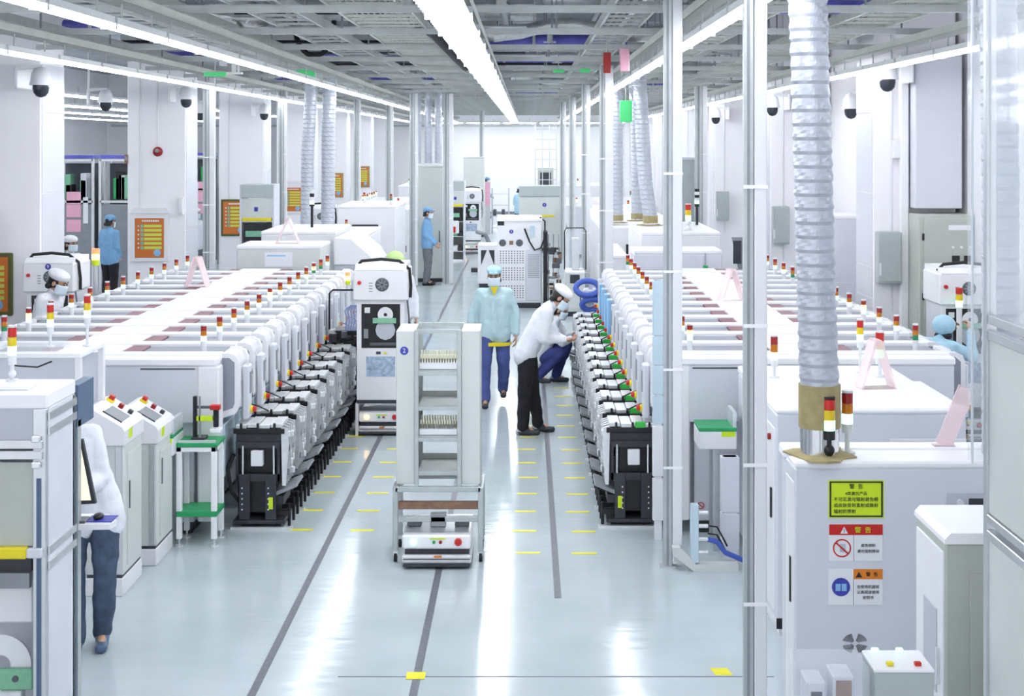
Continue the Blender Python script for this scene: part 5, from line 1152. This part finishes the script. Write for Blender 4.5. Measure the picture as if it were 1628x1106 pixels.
def person(label, x, y, rz, h=1.7, z=0, top='cloth_blue', bottom='cloth_black', cap='cloth_blue', style='cap', shoes='rubber', pose=None, vox=.012, hem=.12, socks=False, mask='mask', shirt=None, curl=.5, name='person', nomask=False):
    J = {k: v for k, v in STAND.items()}
    if pose: J.update(pose)
    k = h / 1.7
    V = lambda n: Vector(J[n]) * k
    t = thing(name, label, 'person', (x, y, z), rz)
    # --- head frame
    fw = Vector(J['fwd']).normalized(); rt = fw.cross(Vector((0, 0, 1))).normalized(); up = rt.cross(fw)
    RM = Matrix((rt, -fw, up)).transposed()      # local x right, -y forward, z up
    hc = V('head'); HP = lambda a, b, c: hc + RM @ (Vector((a, b, c)) * k)
    bm = MB(); S = 'skin'
    for s in 'LR':
        bm.limb([V('hip' + s), V('knee' + s), V('ank' + s)], [.075 * k, .052 * k, .036 * k], S)
        td = Vector((*J['toe' + s], 0)).normalized(); a = V('ank' + s); bm.limb([a, a + td * .1 * k - Vector((0, 0, .035 * k))], [.035 * k, .028 * k], S)
        bm.limb([V('sh' + s), V('el' + s), V('wr' + s)], [.042 * k, .036 * k, .027 * k], S)
        bm.limb([V('hip' + s), ((V('shL') + V('shR')) / 2).lerp(V('sh' + s), .5).lerp(V('hip' + s), .15)], [.095 * k, .07 * k], S)
        # hand: palm, four unequal bent fingers, thumb from the side
        wv = V('wr' + s); d = (wv - V('el' + s)).normalized(); sd = 1 if s == 'L' else -1
        pn = Vector(J['palm' + s]).normalized() if J['palm' + s] else Vector((-sd, 0, 0)); pn = (pn - d * pn.dot(d)).normalized(); ac = d.cross(pn).normalized()
        for q in (-1.5, -.5, .5, 1.5): bm.limb([wv + ac * q * .012 * k, wv + d * .085 * k + ac * q * .0185 * k], [.017 * k, .012 * k], S, 8)
        for q, ln in ((-1.5, .060), (-.5, .074), (.5, .078), (1.5, .070)):
            b0 = wv + d * .085 * k + ac * q * .0205 * k; d2 = (d * (1 - curl * .4) + pn * curl * .7).normalized(); d3 = (d * (1 - curl) + pn * curl * 1.5).normalized()
            b1 = b0 + d2 * ln * .55 * k; bm.limb([b0, b1, b1 + d3 * ln * .5 * k], [.0098 * k, .009 * k, .0075 * k], S, 8)
        tb = wv + d * .03 * k + ac * .028 * k; t1 = tb + (d * .6 + ac * .6 + pn * .4).normalized() * .045 * k; bm.limb([tb, t1, t1 + (d * .8 + pn * .6).normalized() * .032 * k], [.012 * k, .0105 * k, .009 * k], S, 8)
    pel = (V('hipL') + V('hipR')) / 2; bm.limb([V('hipL'), V('hipR')], [.10 * k, .10 * k], S); bm.limb([V('shL'), V('shR')], [.04 * k, .04 * k], S)
    bm.limb([pel, (V('shL') + V('shR')) / 2], [.10 * k, .07 * k], S); bm.limb([(V('shL') + V('shR')) / 2, V('neck'), hc - RM @ Vector((0, -.0, .03 * k))], [.045 * k, .050 * k, .05 * k], S)
    bm.ell(hc + RM @ Vector((0, .012, .03)) * k, (.075 * k, .095 * k, .092 * k), S, RM); bm.ell(hc + RM @ Vector((0, -.022, -.045)) * k, (.057 * k, .066 * k, .066 * k), S, RM)
    bm.limb([HP(0, -.086, .012), HP(0, -.099, -.018)], [.009 * k, .012 * k], S, 8)
    for s in (-1, 1): bm.ell(HP(s * .076, .012, -.005), (.012 * k, .022 * k, .032 * k), S, RM, 8, 6)
    bm.limb([HP(-.02, -.078, -.06), HP(.02, -.078, -.06)], [.009 * k, .009 * k], S, 8)
    body = bm.build('body', t); bake(body, vox * .75, 2)
    e = MB()
    for s in (-1, 1):
        MB().ell(HP(s * .031, -.083, .012), (.013 * k, .008 * k, .007 * k), 'ink', RM, 8, 6).build('eye', t); MB().limb([HP(s * .016, -.093, .034), HP(s * .05, -.082, .036)], [.005 * k, .004 * k], 'hair', 6).build('eyebrow', t)
    # hair
    hr = MB().ell(HP(0, .024, .024), (.083 * k, .094 * k, .098 * k), 'hair', RM)
    hr.limb([HP(-.055, .075, -.05), HP(.055, .075, -.05)], [.035 * k, .035 * k], 'hair', 8); hh = hr.build('hair', t); bake(hh, .01, 2)
    # mask
    if not nomask:
        vs = []; n, m = 9, 6
        for j in range(m):
            for i in range(n):
                a = R(-78 + 156 * i / (n - 1)); zz = -.105 + .108 * j / (m - 1); ff = 1 - .25 * abs(zz + .035) / .06
                vs.append(HP(math.sin(a) * .078, -math.cos(a) * .120 * (.75 + .25 * ff) + .004, zz + .004 * math.cos(a)))
        mk = MB().add(vs, [(j * n + i, j * n + i + 1, (j + 1) * n + i + 1, (j + 1) * n + i) for j in range(m - 1) for i in range(n - 1)], mask, True).build('face_mask', t)
        sm = mk.modifiers.new('t', 'SOLIDIFY'); sm.thickness = .004
    # cap
    cm = MB()
    if style == 'cap':
        cm.ell(HP(0, .016, .082), (.096 * k, .110 * k, .062 * k), cap, RM, 18, 10); cm.limb([HP(-.05, -.095, .062), HP(0, -.122, .060), HP(.05, -.095, .062)], [.012 * k, .016 * k, .012 * k], cap, 8); cm.limb([HP(-.06, .075, .045), HP(.06, .075, .045)], [.03 * k, .03 * k], cap, 8)
    elif style == 'bouffant':
        cm.ell(HP(0, .035, .055), (.118 * k, .125 * k, .105 * k), cap, RM, 18, 12)
    else:
        cm.ell(HP(0, .02, .085), (.106 * k, .124 * k, .062 * k), cap, RM, 18, 10); cm.ell(HP(0, .012, .06), (.098 * k, .113 * k, .032 * k), cap, RM, 18, 8)
    co = cm.build('cap', t); bake(co, .009, 3, .006)
    # jacket
    jm = MB(); T = top
    for s in 'LR':
        wv = V('wr' + s); el = V('el' + s); cuff = el.lerp(wv, .93)
        mid = (V('shL') + V('shR')) / 2; ch = mid.lerp(V('sh' + s), .5).lerp(V('hip' + s), .15); jm.limb([V('sh' + s), el, cuff], [.070 * k, .060 * k, .047 * k], T); jm.limb([V('hip' + s), ch], [.118 * k, .108 * k], T)
        dn = (V('hip' + s) - V('sh' + s)).normalized(); jm.limb([V('hip' + s), V('hip' + s) + dn * (hem * .45) * k], [.122 * k, .118 * k], T)
    jm.limb([V('shL'), V('shR')], [.072 * k, .072 * k], T); jm.limb([pel, ((V('shL') + V('shR')) / 2).lerp(pel, .2)], [.13 * k, .12 * k], T)
    jm.limb([V('hipL'), V('hipR')], [.12 * k, .12 * k], T); nk = V('neck'); jm.limb([(V('shL') + V('shR')) / 2, nk], [.085 * k, .066 * k], T)
    jo = jm.build('jacket', t); bake(jo, vox, 5, .022)
    pm = MB()
    for s in 'LR':
        a = V('ank' + s); pm.limb([V('hip' + s), V('knee' + s), V('knee' + s).lerp(a, .97)], [.108 * k, .078 * k, .066 * k], bottom)
    pm.limb([V('hipL'), V('hipR')], [.112 * k, .112 * k], bottom)
    po = pm.build('trousers', t); bake(po, vox, 4, .022)
    if shirt:
        mid = (V('shL') + V('shR')) / 2; MB().prism([(-.05 * k, 1.47 * k), (.05 * k, 1.47 * k), (.0, 1.36 * k)], 'y', mid.y - .122 * k, mid.y - .08 * k, shirt).build('shirt_collar', t)
        hz = pel.z - (hem * .45 + .118) * k; MB().lathe([(.122 * k, hz + .06 * k), (.126 * k, hz + .04 * k), (.124 * k, hz + .016 * k)], (pel.x, pel.y, 0), shirt, 24, 'z', 1.72, 1.04).build('shirt_hem', t)
    for s in 'LR':
        a = V('ank' + s); td = Vector((*J['toe' + s], 0)).normalized(); b0 = a - td * .045 * k; b0.z = a.z - .045 * k; b1 = a + td * .16 * k; b1.z = a.z - .05 * k
        sd = td.cross(Vector((0, 0, 1)))
        sm = MB().limb([b0 + sd * .008, b1 + sd * .012], [.036 * k, .03 * k], shoes).limb([b0 - sd * .008, b1 - sd * .008], [.036 * k, .03 * k], shoes).limb([a, b1.lerp(b0, .45)], [.05 * k, .042 * k], shoes)
        so = sm.build('shoe', t); bake(so, .009, 3)
        if socks: so = MB().limb([V('knee' + s).lerp(a, .84), a - Vector((0, 0, .02 * k)), b0], [.046 * k, .047 * k, .043 * k], 'sock').build('sock', t); bake(so, .01, 2)
    return t
person('man in pale teal jacket and blue trousers walking down the aisle', -.41, 18.1, R(3), 1.7, 0, 'cloth_teal', 'cloth_indigo', 'cloth_sky', 'cap', 'dark', vox=.011, hem=.14, shirt='cloth_yellow', curl=.45,
       pose=dict(ankR=(-.115, -.16, .08), kneeR=(-.115, -.10, .49), ankL=(.12, .20, .15), kneeL=(.12, .0, .50), fwd=(-.12, -1, -.08), elL=(.27, .02, 1.12), wrL=(.27, -.06, .87), elR=(-.27, .02, 1.12), wrR=(-.29, -.04, .88)))
BEND = dict(hipL=(.09, .06, .92), hipR=(-.09, .06, .92), shL=(.17, -.16, 1.36), shR=(-.17, -.16, 1.36), neck=(0, -.22, 1.42), head=(0, -.31, 1.49), fwd=(0, -.8, -.6), elL=(.2, -.12, 1.07), elR=(-.2, -.12, 1.07), wrL=(.07, -.36, 1.03), wrR=(-.09, -.36, 1.05), palmL=(0, 0, 1), palmR=(0, 0, 1), ankL=(.1, -.06, .08), ankR=(-.1, .1, .08), kneeL=(.1, 0, .49), kneeR=(-.1, .08, .49))
person('worker in white coat and black trousers bending over a tool', .06, 16.3, R(88), 1.72, 0, 'cloth_white', 'cloth_black', 'white_bright', 'hood', 'dark', pose=BEND, vox=.011, hem=.16, socks=True, curl=.8)
CROUCH = dict(hipL=(.1, .14, .34), hipR=(-.1, .14, .34), kneeL=(.16, -.24, .50), kneeR=(-.13, -.22, .46), ankL=(.15, -.08, .08), ankR=(-.13, .12, .10), shL=(.17, -.08, .80), shR=(-.17, -.08, .80), neck=(0, -.12, .87), head=(0, -.17, .98), fwd=(0, -.92, -.35), elL=(.22, -.22, .58), elR=(-.22, -.22, .58), wrL=(.1, -.34, .66), wrR=(-.1, -.33, .62), palmL=(0, 0, -1), palmR=(0, 0, -1))
person('worker in white coat crouching beside the right feeder carts', .28, 19.7, R(80), 1.7, 0, 'cloth_white', 'cloth_navy', 'white_bright', 'hood', 'dark', pose=CROUCH, vox=.012, hem=.05, socks=True, curl=.7)
SIDE = dict(elL=(.21, .02, 1.12), elR=(-.21, .02, 1.12), wrL=(.07, -.19, .92), wrR=(-.07, -.19, .90), fwd=(0, -1, -.1))
person('worker in blue jacket and grey trousers before tall grey cabinet', -2.27, 33.2, R(85), 1.76, 0, 'cloth_blue', 'cloth_grey', 'cloth_blue', 'cap', 'rubber', pose=SIDE, vox=.014, hem=.1)
person('worker in blue standing near the far white wall', -1.72, 62.5, R(80), 1.74, 0, 'cloth_blue', 'cloth_black', 'cloth_blue', 'cap', 'rubber', pose=SIDE, vox=.022)
person('worker in pale blue half hidden behind the beige aisle machine', -.26, 50.4, R(140), 1.7, 0, 'cloth_sky', 'cloth_black', 'cloth_sky', 'cap', 'rubber', pose=SIDE, vox=.02)
person('worker in blue seen from behind between the left columns', -8.35, 29.2, R(150), 1.78, 0, 'cloth_blue', 'cloth_black', 'cloth_blue', 'cap', 'rubber', pose=SIDE, vox=.016, hem=.14)
person('masked worker in white coat and cap behind the left line', -5.45, 16.5, R(80), 1.82, 0, 'cloth_white', 'cloth_white', 'cloth_white', 'hood', 'rubber', pose=dict(BEND, shL=(.17, -.06, 1.39), shR=(-.17, -.06, 1.39), neck=(0, -.09, 1.45), head=(0, -.15, 1.55), fwd=(0, -.95, -.35), elL=(.2, -.02, 1.12), elR=(-.2, -.02, 1.12), wrL=(.08, -.2, 1.0), wrR=(-.08, -.2, 1.0)), vox=.013)
REACH = dict(hipL=(.09, .12, .84), hipR=(-.09, .12, .84), kneeL=(.1, -.1, .46), kneeR=(-.1, -.1, .46), shL=(.18, -.08, 1.19), shR=(-.18, -.08, 1.19), neck=(0, -.13, 1.25), head=(0, -.2, 1.34), fwd=(.35, -.9, .05), elL=(.26, -.30, 1.10), elR=(-.26, -.30, 1.08), wrL=(.16, -.45, 1.30), wrR=(-.12, -.46, 1.32))
person('worker in pale blue cap reaching up behind the right line', 4.1, 14.75, R(128), 1.7, 0, 'cloth_sky', 'cloth_navy', 'cloth_sky', 'bouffant', 'rubber', pose=REACH, vox=.012, curl=.8)
LEAN = dict(shL=(.02, -.02, 1.37), shR=(-.31, .0, 1.37), neck=(-.17, -.02, 1.44), head=(-.25, -.04, 1.55), elL=(.08, -.08, 1.1), wrL=(-.06, -.26, 1.04), elR=(-.36, -.06, 1.1), wrR=(-.3, -.28, 1.05), ankL=(.08, .02, .08), kneeL=(.10, -.04, .49), ankR=(-.08, -.1, .08))
person('person in white coat and jeans beside the near left machine', -2.82, 9.4, R(14), 1.7, 0, 'cloth_white', 'denim', 'cloth_white', 'hood', 'blue_steel', pose=LEAN, vox=.011, hem=.22, socks=True)
person('worker in a lime cap hidden behind the dark window cabinet', -1.76, 19.5, R(10), 1.76, 0, 'cloth_white', 'cloth_navy', 'cloth_green', 'bouffant', 'rubber', vox=.016)
person('worker in a white cap passing behind cabinet number nine', -7.2, 23, R(60), 1.76, 0, 'cloth_white', 'cloth_grey', 'white_bright', 'hood', 'rubber', vox=.018)
person('worker in a white cap seen past the tall left post', -7.55, 33.2, R(60), 1.74, 0, 'cloth_white', 'cloth_grey', 'white_bright', 'hood', 'rubber', vox=.018)
bpy.data.scenes.remove(TS)
